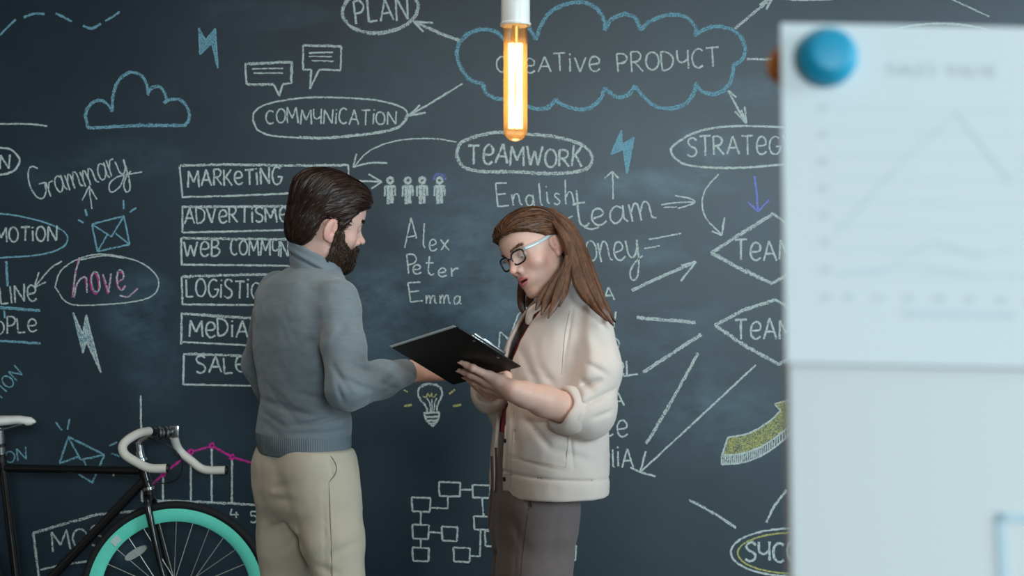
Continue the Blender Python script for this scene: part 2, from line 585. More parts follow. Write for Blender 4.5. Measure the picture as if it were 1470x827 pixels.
# --- top left
Chalk().s([(-4, 55), (10, 40), (23, 28)], 2.6, 'b').s([(34, 25), (48, 20), (64, 20)], 3.2, 'b').s([(80, 19), (92, 25), (103, 31)], 3.0, 'b') \
    .s([(119, 37), (132, 41), (145, 34)], 3.2, 'b').s([(151, 30), (162, 24), (172, 17)], 3.0, 'b') \
    .build('chalk_dashed_line', 'dashed blue chalk wave at the top left corner')
BOLT1 = [(285.5, 40), (295, 58), (309, 41), (313, 98), (304, 62), (287, 78)]
Chalk().fill(BOLT1, 'b', 0.75, 2.0, 2.6, 60).line(*BOLT1, BOLT1[0], w=2.0, c='b').build('chalk_lightning_bolt', 'blue chalk lightning bolt above the small cloud')
c = Chalk()
for a in ([(126, 184), (123, 165), (130, 150), (143, 144), (154, 149), (161, 160)], [(161, 158), (163, 135), (170, 116), (180, 107), (190, 104), (204, 109), (211, 122), (213, 136)],
          [(212, 134), (218, 127), (227, 124), (235, 131), (240, 146)], [(235, 148), (245, 143), (258, 143), (268, 152), (272, 165), (270, 175), (263, 181)], [(263, 180), (200, 180.5), (125, 184)]):
    c.thick(a, 4.2, 'b', 0.95)
c.build('chalk_cloud', 'small blue chalk cloud with flat base')
Chalk().s([(-4, 178), (40, 178), (68, 181)], 2.2).build('chalk_line', 'short white chalk line at the left edge')
Chalk().s([(-4, 212), (14, 214), (27, 226), (27, 236), (17, 247), (-4, 252)], 2.6).text('N', (0, 243), (14, 243), 20, 2.2).build('chalk_oval_word', 'white chalk oval around letter N at left edge')
# --- plan, bubbles, communication
c = Chalk().thick([(x + (15 - y) * -0.12, y + (x - 546) * -0.12) for x, y in arc(546, 14, 54, 33, -100, 260, 16)], 5.0, 'w', 0.9)
c.text('PLAN', (511, 35), (587, 28), 33, 2.8).build('chalk_oval_word', 'chalk word PLAN in a thick oval')
Chalk().arrow([(661, 59), (628, 46), (594, 31)], [(622, 33), (608, 46)], 4.4).build('chalk_arrow', 'white chalk arrow from big cloud to PLAN')
Chalk().thick([(352, 92), (420, 89)], 3.4, smooth=False).thick([(419, 89), (418, 119)], 3.4, smooth=False).line((419, 119), (406, 121), (401, 138), (393, 121), w=2.6).thick([(393, 121), (354, 121)], 3, smooth=False) \
    .line((354, 121), (352, 92), w=2.4).line((362, 99), (406, 98), w=1.5).line((364, 105), (406, 105), w=1.5).build('chalk_speech_bubble', 'left chalk speech bubble with two lines')
Chalk().thick([(435, 65), (490, 67)], 3.2, smooth=False).line((490, 67), (489, 101), (458, 100), (445, 128), (447, 100), (435, 100), (435, 65), w=2.4).line((443, 76), (478, 75), w=2.2).line((443, 81), (477, 81.5), w=1.4) \
    .line((447, 87), (479, 88), w=1.5).build('chalk_speech_bubble', 'right chalk speech bubble with three lines')
Chalk().s([(363, 172), (366, 160), (385, 149), (430, 141), (480, 140), (540, 144), (576, 154), (585, 166), (574, 181), (545, 190), (470, 198), (400, 196), (372, 188), (363, 172)], 2.2) \
    .thick([(585, 166), (574, 181), (545, 190), (470, 198), (430, 197)], 3.6, 'w', 0.9).text('COMMUN!CAT!ON', (382, 177), (569, 179), 21, 2.0).build('chalk_oval_word', 'chalk word COMMUNICATION in an oval')
Chalk().arrow([(664, 120), (625, 144), (587, 166)], [(603, 151), (611, 162)], 2.6).build('chalk_arrow', 'white chalk arrow from big cloud to COMMUNICATION')
# --- big cloud
c = Chalk()
for a in ([(693, 121), (674, 114), (660, 95), (656, 78), (660, 61), (677, 46), (698, 42.5), (715, 47.6), (724, 58)], [(724, 58), (735, 44), (748, 38), (760, 42), (769, 56)],
          [(769, 56), (779, 32), (793, 15), (817, 5), (841, 4), (861, 17), (868, 32), (868, 43)], [(868, 43), (878, 28), (895, 21), (912, 26), (919, 43)],
          [(919, 43), (936, 29), (963, 21), (987, 26), (999, 42), (997, 51)], [(997, 51), (1014, 41), (1031, 38), (1052, 43), (1065, 56), (1070, 73), (1063, 88), (1052, 93)],
          [(1052, 93), (1052, 105), (1046, 122), (1031, 134), (1014, 134), (1002, 126), (999, 119)], [(999, 119), (997, 131), (983, 150), (956, 156), (936, 150), (921, 136), (911, 124)],
          [(911, 124), (902, 136), (885, 139), (868, 127)], [(868, 127), (861, 143), (844, 156), (824, 156), (803, 148), (798, 143)], [(798, 143), (786, 155), (769, 156), (756, 151), (745, 140)],
          [(745, 140), (735, 146), (723, 143), (711, 141), (698, 134), (693, 121)]):
    c.thick(a, 5.6, 'b', 0.9)
c.text('CRqAT!Vq', (713, 105), (861, 102), 23, 2.2).text('PRODUCT', (887, 104), (1033, 96), 27, 2.4)
c.build('chalk_cloud', 'big blue chalk cloud reading CREATIVE PRODUCT')
Chalk().arrow([(1055, 41), (1085, 16), (1110, -5)], [(1090, 7), (1100, 14)], 3.4).build('chalk_arrow', 'chalk arrow leaving the big cloud upward')
Chalk().thick([(1072, 85), (1116, 85)], 2.8, smooth=False).build('chalk_line', 'short chalk line right of the big cloud')
Chalk().arrow([(1045, 130), (1056, 150), (1071, 177)], [(1055, 160), (1064, 158), (1069, 153)], 2.8).line((1045, 130), (1057, 140), w=2.2).build('chalk_arrow', 'chalk arrow from big cloud down to STRATEGY')
# --- teamwork
Chalk().thick([(655, 222), (662, 205), (690, 194), (720, 190), (760, 193), (800, 197), (835, 208), (850, 225), (845, 240), (826, 247), (790, 249), (740, 247), (690, 246), (665, 239), (655, 222)], 4.4, 'w', 0.92) \
    .text('TqAMWORK', (672, 235), (835, 240), 27, 3.0).build('chalk_oval_word', 'chalk word TEAMWORK in a thick oval')
Chalk().s([(656, 204), (620, 199), (570, 202), (530, 217), (508, 240)], 1.6).line((512, 221), (507, 240), w=2.0).s([(507, 240), (530, 234), (556, 234)], 2.2).build('chalk_arrow', 'long curved chalk arrow from TEAMWORK to the left')
BOLT2 = [(892, 187), (877, 222), (895, 214), (900, 249), (910, 197), (893, 208)]
Chalk().fill(BOLT2, 'b', 1.0, 1.7, 2.8, 70).line(*BOLT2, BOLT2[0], w=2.2, c='b').build('chalk_lightning_bolt', 'bright blue chalk lightning bolt between TEAMWORK and STRATEGY')
Chalk().s([(1150, 184), (1060, 181), (1005, 188), (972, 205), (963, 217), (975, 232), (1000, 239), (1060, 241), (1150, 234)], 3.0).text('STRATqGY', (987, 224), (1138, 221), 26, 2.6).build('chalk_oval_word', 'chalk word STRATEGY in an oval')
# --- list of boxes
def box_word(top, left, bot, right, words, label):
    k = Chalk().thick(top, 3.0, 'w', 0.9, smooth=False).s(left, 2.6, smooth=False).s(bot, 2.4, smooth=False)
    if right:
        k.s(right, 2.2, smooth=False)
    for wd in words:
        k.text(*wd)
    k.build('chalk_boxed_word', label)


box_word([(258, 238), (330, 236), (420, 238), (500, 237)], [(258, 238), (262, 283)], [(261, 283), (340, 281), (430, 277), (500, 276)], [(500, 237), (501, 276)], [('MARKqT!NG', (270, 268), (404, 264), 23, 2.4)], 'chalk box with the word MARKETING')
box_word([(261, 297), (420, 296), (498, 297)], [(262, 297), (262, 334)], [(262, 334), (420, 330), (498, 330)], [(498, 297), (498, 330)], [('ADVqRT!SMqNT', (265, 321), (446, 318), 22, 2.4)], 'chalk box with the word ADVERTISMENT')
box_word([(260, 342), (424, 344), (497, 344)], [(260, 342), (261, 380)], [(260, 380), (380, 381), (498, 384)], [(497, 344), (498, 384)], [('WqB', (264, 369), (316, 368), 23, 2.4), ('COMMUN!CAT!ON', (331, 366), (494, 370), 22, 2.2)], 'chalk box with the words WEB COMMUNICATION')
box_word([(262, 397), (375, 394), (494, 397)], [(261, 397), (262, 437)], [(262, 437), (362, 438), (494, 438)], [(494, 397), (494, 438)], [('LOG!ST!CS', (268, 427), (388, 428), 25, 2.4)], 'chalk box with the word LOGISTICS')
box_word([(260, 450), (363, 457), (480, 456)], [(261, 450), (260, 494)], [(262, 491), (363, 496), (480, 497)], None, [('MqD!A', (272, 483), (356, 484), 24, 2.6)], 'chalk box with the word MEDIA')
box_word([(264, 508), (362, 511), (470, 512)], [(264, 508), (263, 553)], [(264, 552), (367, 554), (470, 555)], None, [('SALq', (282, 536), (353, 534), 24, 2.6)], 'chalk box with the word SALE')
Chalk().arrow([(417, 263), (480, 259), (548, 261)], [(529, 250), (533, 271)], 2.2).build('chalk_arrow', 'chalk arrow from MARKETING to the stick people')
# --- stick people
for i, x in enumerate((560, 585.5, 606, 631)):
    c = Chalk().s(arc(x, 259, 4, 4, 0, 360, 10), 4.2).s([(x - 7, 268), (x + 7, 268)], 4.5, smooth=False)
    c.s([(x - 7, 267), (x - 7.5, 282)], 2.6, smooth=False).s([(x + 7, 267), (x + 7.5, 281)], 2.6, smooth=False).s([(x - 2.5, 268), (x - 2.5, 293)], 5, smooth=False, d=0.95).s([(x + 2.5, 268), (x + 2.5, 292)], 5, smooth=False, d=0.95)
    if i == 3:
        c.s(arc(x, 256, 8, 6, 160, 380, 8), 4, 'v', 0.45)
    c.build('chalk_stick_person', ['leftmost chalk stick person in the row', 'second chalk stick person from the left', 'third chalk stick person from the left', 'rightmost chalk stick person with smudged head'][i])
# --- names
Chalk().line((581, 356), (590, 313), (598, 342), w=1.8).line((583, 341), (597, 338), w=1.6).text('lex', (606, 358), (645, 360), 34, 1.9).text('P', (586, 392), (600, 391), 27, 1.9).text('eter', (592, 394), (658, 398), 26, 1.9) \
    .text('E', (589, 434), (607, 433), 29, 1.9).text('mma', (611, 435), (662, 437), 24, 1.9).build('chalk_names', 'column of three handwritten chalk names')
# --- centre words
Chalk().text('English', (714, 296), (826, 293), 34, 2.0, slant=-0.1).line((810, 317), (822, 310), w=2.0).build('chalk_word', 'handwritten chalk word English')
Chalk().text('team', (826, 327), (942, 312), 50, 2.4, gap=0.08).s([(838, 326), (850, 329), (860, 326)], 1.8).build('chalk_word', 'large handwritten chalk word team')
Chalk().text('M', (806, 386), (838, 380), 38, 2.0).text('oney', (842, 378), (920, 370), 56, 2.2, gap=0.06).build('chalk_word', 'handwritten chalk word Money with looped tail')
Chalk().arrow([(880, 286), (880, 265), (879, 246)], [(868, 256), (888, 256)], 1.9).build('chalk_arrow', 'upright chalk arrow above the word team')
Chalk().s([(949, 294), (970, 291), (998, 290)], 1.8).s([(969, 281), (990, 285), (998, 290), (988, 295), (973, 299)], 1.8).line((953, 298), (972, 297), w=1.4).build('chalk_arrow', 'chalk arrow pointing right beside the word team')
Chalk().line((931, 344), (978, 335), w=1.8).line((925, 357), (947, 353), w=1.8).build('chalk_lines', 'two short chalk dashes beside the word Money')
Chalk().arrow([(907, 417), (950, 397), (999, 376)], [(978, 381), (977, 404)], 4.0).build('chalk_arrow', 'thick chalk arrow rising right to the upper diamond')
Chalk().thick([(915, 456), (998, 463)], 4.6, smooth=False).build('chalk_line', 'thick level chalk dash towards the lower diamond')
Chalk().thick([(923, 535), (965, 507), (1007, 480)], 4.2, smooth=False).build('chalk_line', 'thick slanting chalk dash above the steep one')
Chalk().thick([(928, 637), (960, 583), (1002, 507)], 4.0, smooth=False).build('chalk_line', 'steep thick chalk dash pointing up right')
Chalk().arrow([(1085, 524), (1000, 603), (919, 678)], [(927, 648), (941, 684), (905, 671)], 2.4).build('chalk_arrow', 'long thin chalk arrow slanting down to the names')
c = Chalk().text('MA', (846, 433), (882, 431), 20, 2.2).text('Y', (876, 468), (888, 466), 18, 2.2).text('D', (874, 505), (889, 505), 22, 2.0).text('qL', (884, 540), (910, 538), 22, 2.2).line((895, 540), (916, 537), w=2)
c.text('A', (881, 583), (896, 582), 20, 2.2).text('Cq', (866, 628), (901, 626), 24, 2.2).text('ql!A', (862, 671), (909, 670), 26, 2.2)
c.build('chalk_names', 'column of chalk word endings beside the beige jacket')
Chalk().line((716, 504), (718, 476), (731, 488), (744, 451), w=2.0, d=0.9).line((772, 430), (744, 451), w=1.4, d=0.7).build('chalk_lines', 'zigzag chalk line above the black clipboard')
# --- left words
Chalk().text('Grammary', (50, 288), (186, 248), 48, 1.9, d=0.9, gap=0.05).s([(180, 250), (172, 268), (160, 276), (157, 264), (172, 253), (204, 247)], 1.8).build('chalk_word', 'handwritten chalk word Grammary')
Chalk().arrow([(132, 300), (130, 284), (128, 267)], [(118, 288), (139, 286)], 1.7, d=0.85).build('chalk_arrow', 'small chalk arrow below Grammary')
c = Chalk().line((132, 322), (178, 310), (186, 351), (140, 361), (132, 322), w=2.2, c='b', d=0.95).line((132, 322), (160, 340), (178, 310), w=2.0, c='b', d=0.9).line((140, 361), (154, 337), w=1.8, c='b', d=0.9).line((186, 351), (166, 335), w=1.8, c='b', d=0.9)
c.line((177, 287), (178, 300), w=2.4, c='b').line((196, 298), (186, 305), w=2, c='b').line((122, 300), (125, 310), w=2.6, c='b').line((112, 316), (120, 320), w=2, c='b').build('chalk_envelope', 'blue chalk envelope under Grammary with rays')
Chalk().s([(-10, 306), (20, 309), (60, 318), (90, 331), (97, 344), (88, 356), (55, 366), (-10, 371)], 2.0, 'b').text('MOT!ON', (-6, 347), (82, 346), 21, 2.4, d=0.9).build('chalk_oval_word', 'blue chalk oval around the ending MOTION')
Chalk().s([(89, 375), (72, 386), (50, 412)], 1.9, d=0.9).line((56, 391), (49, 413), (66, 405), w=1.9, d=0.9).build('chalk_arrow', 'chalk arrow falling left beside the Love oval')
Chalk().line((9, 375), (11, 411), w=3.2, c='b').text('LINq', (2, 437), (53, 433), 24, 2.2, d=0.85).thick([(-4, 441), (57, 446)], 4.0, 'b', smooth=False).line((6, 446), (7, 457), w=2.4, c='b').text('OPLq', (-8, 480), (53, 477), 21, 2.0, d=0.85).thick([(-4, 489), (58, 493)], 3.4, 'b', smooth=False) \
    .build('chalk_word', 'two underlined chalk word endings LINE and OPLE at left edge')
Chalk().text('AT!ON', (-14, 588), (34, 538), 19, 1.8, 'b', d=0.8).build('chalk_word', 'dim slanted chalk ending TION above the saddle')
Chalk().text('ON', (9, 664), (39, 660), 17, 1.8, 'b', d=0.8).build('chalk_word', 'dim chalk ending ON below the saddle')
c = Chalk().s([(79, 412), (88, 388), (115, 371), (150, 365), (200, 376), (226, 398), (224, 419), (203, 431), (150, 437), (100, 436), (79, 412)], 1.5, d=0.95).s([(115, 373), (150, 367), (178, 371)], 1.5)
for col, o, dd in (('m', 0, 0.95), ('w', 1.5, 0.6)):
    c.s([(113 + o, 370), (108, 395), (104 + o, 428), (112, 405), (122 + o, 398), (125, 420)], 2.0, col, dd).text('ove', (131 + o, 422), (180 + o, 417), 56, 2.0, col, d=dd).s([(172, 424), (184, 426), (198, 414)], 1.8, col, dd)
c.build('chalk_oval_word', 'pink and white chalk word Love in an oval')
BOLT3 = [(105, 449), (119, 480), (124, 452), (145, 535), (124, 490), (119, 507)]
Chalk().fill(BOLT3, 'b', 0.8, 1.9, 2.4, 65).fill(BOLT3, 'w', 0.5, 3, 2, 75).line(*BOLT3, BOLT3[0], w=1.8, c='w', d=0.8).build('chalk_lightning_bolt', 'pale blue chalk lightning bolt under Love')
c = Chalk()
for a, b in (((98.5, 627), (85.5, 665)), ((98.5, 627), (150, 653)), ((150, 653), (132, 694)), ((85.5, 665), (113, 656)), ((113, 681), (132, 692))):
    c.line(a, b, w=2.6, c='b', d=0.8)
c.line((99, 629), (116, 660), (150, 653), w=2.4, c='b', d=0.8).line((120, 660), (124, 668), w=2, c='b', d=0.7)
for a, b in (((80, 606), (89, 618)), ((100, 601), (97, 617)), ((157, 640), (168, 635)), ((160, 651), (172, 655))):
    c.line(a, b, w=2.2, c='b', d=0.75)
c.build('chalk_envelope', 'dim blue chalk envelope behind the bicycle top tube')
# --- graph
c = Chalk().line((202, 568), (203, 640), w=2.2).line((203, 640), (204, 720), w=2.6, d=0.9).thick([(204, 719), (232, 719), (300, 721), (386, 726)], 3.0, smooth=False)
pt = [(219, 695), (234, 681), (274, 649), (304, 640), (333, 656), (367, 666), (385, 664)]
c.s(pt, 2.8, 'm', 1.1, smooth=False)
for x, y in pt[1:6]:
    c.s([(x, y + 3), (x, 722)], 2.6)
    c.s(arc(x, y, 2.6, 2.6, 0, 360, 8), 5, 'm', 1.2)
c.text('4', (330, 745), (343, 745), 14, 2.0).text('5', (360, 750), (370, 750), 15, 2.0).build('chalk_graph', 'chalk line graph with pink points behind the bicycle')
Chalk().thick([(48, 765), (100, 750), (142, 738), (196, 734)], 3.0, 'w', 0.8, smooth=False).s([(48, 765), (51, 790), (56, 830)], 2.8, d=0.8, smooth=False).s([(58, 818), (90, 811), (130, 805)], 2.4, d=0.75, smooth=False).text('MOS', (76, 793), (150, 781), 29, 2.4, d=0.85) \
    .build('chalk_boxed_word', 'chalk box with lettering MO behind the bicycle frame')
# --- light bulb drawing
c = Chalk().thick([(613, 593), (611, 583), (602, 571), (600, 562), (605, 554), (617, 551), (630, 555), (635, 563), (632, 573), (628, 583), (627, 593)], 2.6, 'w', 0.95)
c.line((608, 593), (631, 592), w=3).line((609, 595), (612, 603), (617, 609), (621, 612), (626, 607), (630, 600), (631, 593), w=2.6).line((611, 599), (630, 598), w=2.6).line((613, 604), (628, 603), w=2.6).line((616, 608), (626, 607), w=2.4)
c.s([(613, 571), (617, 580), (618, 592)], 1.4).s([(620, 573), (620, 592)], 1.4).s([(627, 571), (624, 580), (623, 592)], 1.4)
c.s([(607, 569), (612, 570), (614, 564), (617, 570), (620, 564), (621, 571), (627, 566)], 1.4, 'y').line((580, 583), (591, 581), w=3, c='y', d=0.8).line((650, 583), (662, 581), w=3, c='y', d=0.8).line((645, 566), (653, 559), w=2.4, c='y', d=0.8).line((580, 560), (585, 563), w=2, c='y', d=0.8)
c.build('chalk_light_bulb', 'chalk light bulb drawing with yellow filament')
# --- flow chart
c = Chalk()
for x0, y0, x1, y1 in ((630, 692, 661, 712), (678, 696, 704, 714), (591, 714, 618, 734), (592, 753, 616, 773), (634, 756, 657, 776), (680, 741, 706, 760), (651, 786, 675, 806), (592, 786, 616, 805), (696, 762, 720, 784), (800, 782, 827, 803)):
    c.line((x0, y0), (x1, y0 + 1), (x1 - 1, y1 + 1), (x0 + 1, y1), (x0, y0), w=2.3)
for a in ([(661, 703), (678, 703)], [(643, 712), (643, 730), (618, 729)], [(604, 734), (604, 753)], [(604, 773), (604, 786)], [(616, 764), (634, 765)], [(692, 714), (694, 741)], [(690, 760), (689, 799), (675, 798)], [(818, 803), (818, 830)]):
    c.line(*a, w=2.2)
c.build('chalk_flow_chart', 'chalk flow chart of small linked boxes')
# --- right
Chalk().s([(1032, 250), (1014, 270), (1008, 292), (1014, 314), (1036, 337)], 2.0).line((1040, 312), (1036, 338), (1022, 332), w=2.2).build('chalk_arrow', 'curved chalk arrow from STRATEGY to the upper diamond')
Chalk().line((1083, 253), (1086, 276), (1088, 303), w=3, c='v').line((1074, 290), (1088, 304), (1104, 287), w=2.6, c='v').build('chalk_arrow', 'violet chalk arrow under STRATEGY')
Chalk().thick([(1110, 307), (1060, 338), (1021, 363)], 4.4, smooth=False).thick([(1021, 363), (1065, 387), (1108, 407)], 5, smooth=False).thick([(1108, 407), (1190, 362)], 4, smooth=False).thick([(1190, 362), (1110, 307)], 4, smooth=False).text('TqAM', (1055, 374), (1140, 373), 28, 2.8).build('chalk_diamond', 'upper chalk diamond reading TEAM')
Chalk().thick([(1113, 430), (1066, 446), (1026, 467)], 4.2, smooth=False).thick([(1026, 467), (1070, 497), (1118, 523)], 5, smooth=False).thick([(1118, 523), (1195, 480)], 4, smooth=False).thick([(1195, 480), (1113, 430)], 4, smooth=False).text('TqAM', (1055, 488), (1140, 487), 28, 2.8).build('chalk_diamond', 'lower chalk diamond reading TEAM')
UP = spline([(1045, 628), (1075, 622), (1103, 606), (1121, 589)], 6)
LO = spline([(1036, 654), (1070, 650), (1105, 634), (1150, 598)], 6)
c = Chalk().fill([*UP, (1112, 580), (1150, 570), *LO[::-1]], 'y', 0.45, 2.6, 2.8, 25)
c.s(UP, 2.2, d=0.9).s(LO, 2.4).line((1045, 628), (1036, 654), (1036, 667), w=2.2).line((1121, 589), (1112, 580), (1150, 570), w=2).s(LO + [0, 13], 2.2)
for i in range(0, len(LO), 1):
    for t in (0, 0.5):
        if i + 1 < len(LO):
            q = LO[i] * (1 - t) + LO[i + 1] * t
            c.line(tuple(q), tuple(q + [0, 13]), w=1.8, d=0.9)
c.build('chalk_block_arrow', 'yellow chalk block arrow curving up right')
Chalk().thick([(990, 718), (1025, 737), (1056, 757)], 3.4, smooth=False).build('chalk_line', 'short chalk dash falling right to the lower oval')
Chalk().s([(1100, 750), (1112, 726), (1130, 703)], 3.2).build('chalk_line', 'short chalk dash rising right above the lower oval')
Chalk().s(arc(1135, 793, 86, 34, 0, 360, 20), 2.6).s(arc(1137, 794, 78, 29, 0, 360, 20), 2.2, 'y', 0.85).text('SUCCqSS', (1070, 806), (1206, 806), 27, 3.4).build('chalk_oval_word', 'chalk letters SU in a white and yellow oval')
Chalk().s(arc(1350, 66, 96, 32, 0, 360, 20), 3.0).build('chalk_oval', 'chalk oval behind the top of the flip chart')
Chalk().s([(1120, -2), (1150, 0), (1195, -1)], 2.6).line((1364, -2), (1420, 24), w=2.0, d=0.7).build('chalk_lines', 'faint chalk lines at the top right edge')
# ------------------------------------------------------------------ signed-distance sculpting (numpy) -> meshes
F32 = np.float32


def smin(a, b, k):
    h = np.maximum(k - np.abs(a - b), 0) / k
    return np.minimum(a, b) - h * h * (k * 0.25)


def smax(a, b, k):
    return -smin(-a, -b, k)


def sph(p, c, r):
    return np.sqrt((p[0] - c[0]) ** 2 + (p[1] - c[1]) ** 2 + (p[2] - c[2]) ** 2) - r


def ell(p, c, r, R=None):
    x, y, z = p[0] - c[0], p[1] - c[1], p[2] - c[2]
    if R is not None:
        x, y, z = (R[0][0] * x + R[1][0] * y + R[2][0] * z, R[0][1] * x + R[1][1] * y + R[2][1] * z,
                   R[0][2] * x + R[1][2] * y + R[2][2] * z)
    k0 = np.sqrt((x / r[0]) ** 2 + (y / r[1]) ** 2 + (z / r[2]) ** 2)
    k1 = np.sqrt((x / r[0] ** 2) ** 2 + (y / r[1] ** 2) ** 2 + (z / r[2] ** 2) ** 2)
    return k0 * (k0 - 1) / np.maximum(k1, 1e-6)


def cap(p, a, b, ra, rb=None):
    rb = ra if rb is None else rb
    d = [float(b[i] - a[i]) for i in range(3)]
    L = d[0] ** 2 + d[1] ** 2 + d[2] ** 2 + 1e-12
    x, y, z = p[0] - float(a[0]), p[1] - float(a[1]), p[2] - float(a[2])
    t = np.clip((x * d[0] + y * d[1] + z * d[2]) / L, 0, 1)
    return np.sqrt((x - t * d[0]) ** 2 + (y - t * d[1]) ** 2 + (z - t * d[2]) ** 2) - (ra + t * (rb - ra))


def chain(p, pts, rs, k=0.0):
    d = None
    for i in range(len(pts) - 1):
        c = cap(p, pts[i], pts[i + 1], rs[i], rs[i + 1])
        d = c if d is None else (smin(d, c, k) if k else np.minimum(d, c))
    return d


def loft(p, rows, axis_lo=0.02, n=None):
    """vertical body of elliptic sections: rows of (z, cx, cy, a, b, yaw_deg); a across, b along the section's own axes"""
    r = np.asarray(rows, float)
    o = np.argsort(r[:, 0])
    r = r[o]
    z = np.clip(p[2], r[0, 0], r[-1, 0])
    # smooth interpolation of the rows
    zz = np.linspace(r[0, 0], r[-1, 0], 160)
    cols = []
    for c in range(1, 6):
        v = np.interp(zz, r[:, 0], r[:, c])
        kk = 9
        ker = np.hanning(kk + 2)[1:-1]
        ker /= ker.sum()
        v = np.convolve(np.pad(v, kk // 2, mode='edge'), ker, mode='valid')
        cols.append(np.interp(z, zz, v).astype(F32))
    cx, cy, a, b, yw = cols
    ca, sa = np.cos(np.radians(yw)), np.sin(np.radians(yw))
    x, y = p[0] - cx, p[1] - cy
    u, v = x * ca + y * sa, -x * sa + y * ca
    e = 2.35 if n is None else n
    k0 = (np.abs(u / a) ** e + np.abs(v / b) ** e) ** (1 / e)
    rad = np.sqrt(u * u + v * v)
    d = (k0 - 1) * np.where(k0 > 1e-4, rad / np.maximum(k0, 1e-4), np.minimum(a, b))
    return np.maximum(d, np.abs(p[2] - (r[0, 0] + r[-1, 0]) / 2) - (r[-1, 0] - r[0, 0]) / 2)


_h = np.random.default_rng(5).random((32, 32, 32)).astype(F32)


def vnoise(x, y, z):
    """smooth value noise in -1..1"""
    xi, yi, zi = np.floor(x).astype(int), np.floor(y).astype(int), np.floor(z).astype(int)
    fx, fy, fz = x - xi, y - yi, z - zi
    fx, fy, fz = (f * f * (3 - 2 * f) for f in (fx, fy, fz))
    g = lambda a, b, c: _h[(xi + a) & 31, (yi + b) & 31, (zi + c) & 31]
    r = 0
    for a in (0, 1):
        for b in (0, 1):
            for c in (0, 1):
                r = r + g(a, b, c) * (fx if a else 1 - fx) * (fy if b else 1 - fy) * (fz if c else 1 - fz)
    return (r * 2 - 1).astype(F32)


def mesh_sdf(f, lo, hi, h):
    """sparse evaluation + surface nets; returns vertices (n,3) and quads (m,4)"""
    lo, hi = np.asarray(lo, float), np.asarray(hi, float)
    nc = np.ceil((hi - lo) / (4 * h)).astype(int) + 1
    ax = [(lo[i] + 4 * h * np.arange(nc[i])).astype(F32) for i in range(3)]
    X, Y, Z = np.meshgrid(*ax, indexing='ij')
    C = f((X.ravel(), Y.ravel(), Z.ravel())).reshape(nc).astype(F32)
    D = np.repeat(np.repeat(np.repeat(C, 4, 0), 4, 1), 4, 2)
    near = np.argwhere(np.abs(C) < 4 * h * 2.2)
    off = np.stack(np.meshgrid(*[np.arange(4)] * 3, indexing='ij'), -1).reshape(-1, 3)
    idx = (near[:, None, :] * 4 + off[None]).reshape(-1, 3)
    # node (4i+o) stands at lo + h*(4i + o - 1.5)
    pos = lo + h * (idx - 1.5)
    val = np.empty(len(idx), F32)
    st = 400000
    for s in range(0, len(idx), st):
        q = pos[s:s + st].astype(F32)
        val[s:s + st] = f((q[:, 0], q[:, 1], q[:, 2]))
    D[idx[:, 0], idx[:, 1], idx[:, 2]] = val
    ins = D < 0
    nx, ny, nz = D.shape
    cnt = np.zeros((nx - 1, ny - 1, nz - 1), np.int8)
    for a in (0, 1):
        for b in (0, 1):
            for c in (0, 1):
                cnt += ins[a:nx - 1 + a, b:ny - 1 + b, c:nz - 1 + c]
    act = np.argwhere((cnt > 0) & (cnt < 8))
    vid = -np.ones(cnt.shape, np.int32)
    vid[act[:, 0], act[:, 1], act[:, 2]] = np.arange(len(act))
    acc = np.zeros((len(act), 3))
    num = np.zeros(len(act))
    cor = [(a, b, c) for a in (0, 1) for b in (0, 1) for c in (0, 1)]
    dv = {k: D[act[:, 0] + k[0], act[:, 1] + k[1], act[:, 2] + k[2]] for k in cor}
    for k in cor:
        for axn in range(3):
            if k[axn] == 0:
                k2 = tuple(1 if i == axn else k[i] for i in range(3))
                d0, d1 = dv[k], dv[k2]
                m = (d0 < 0) != (d1 < 0)
                t = np.where(m, d0 / np.where(m, d0 - d1, 1), 0)
                pt = np.tile(np.array(k, float), (len(act), 1))
                pt[:, axn] += t
                acc[m] += pt[m]
                num[m] += 1
    V = lo + h * (act + acc / num[:, None] - 1.5)
    quads = []
    for axn in range(3):
        sl0 = [slice(None)] * 3
        sl1 = [slice(None)] * 3
        sl0[axn], sl1[axn] = slice(0, -1), slice(1, None)
        s0, s1 = ins[tuple(sl0)], ins[tuple(sl1)]
        e = np.argwhere(s0 != s1)
        u, w = (axn + 1) % 3, (axn + 2) % 3
        sh = D.shape
        e = e[(e[:, u] > 0) & (e[:, w] > 0) & (e[:, u] < sh[u] - 1) & (e[:, w] < sh[w] - 1)]
        q = []
        for du, dw in ((-1, -1), (0, -1), (0, 0), (-1, 0)):
            c = e.copy()
            c[:, u] += du
            c[:, w] += dw
            q.append(vid[c[:, 0], c[:, 1], c[:, 2]])
        q = np.stack(q, 1)
        fl = s0[e[:, 0], e[:, 1], e[:, 2]]
        q[~fl] = q[~fl][:, ::-1]
        quads.append(q)
    Q = np.vstack(quads)
    Q = Q[(Q >= 0).all(1)]
    return V, Q


def relax(V, Q, it=1, lam=0.5):
    """light Laplacian smoothing of a quad mesh"""
    for _ in range(it):
        s = np.zeros_like(V)
        n = np.zeros(len(V))
        for a, b in ((0, 1), (1, 2), (2, 3), (3, 0)):
            for i, j in ((a, b), (b, a)):
                np.add.at(s, Q[:, i], V[Q[:, j]])
                np.add.at(n, Q[:, i], 1)
        V = V + lam * (s / np.maximum(n, 1)[:, None] - V)
    return V


def grad(f, q, e=0.0012):
    q = q.astype(F32)
    g = []
    for a in range(3):
        d = np.zeros(3, F32)
        d[a] = e
        A, B = q + d, q - d
        g.append(f((A[:, 0], A[:, 1], A[:, 2])) - f((B[:, 0], B[:, 1], B[:, 2])))
    g = np.stack(g, 1)
    return g / np.maximum(np.linalg.norm(g, axis=1, keepdims=True), 1e-9)


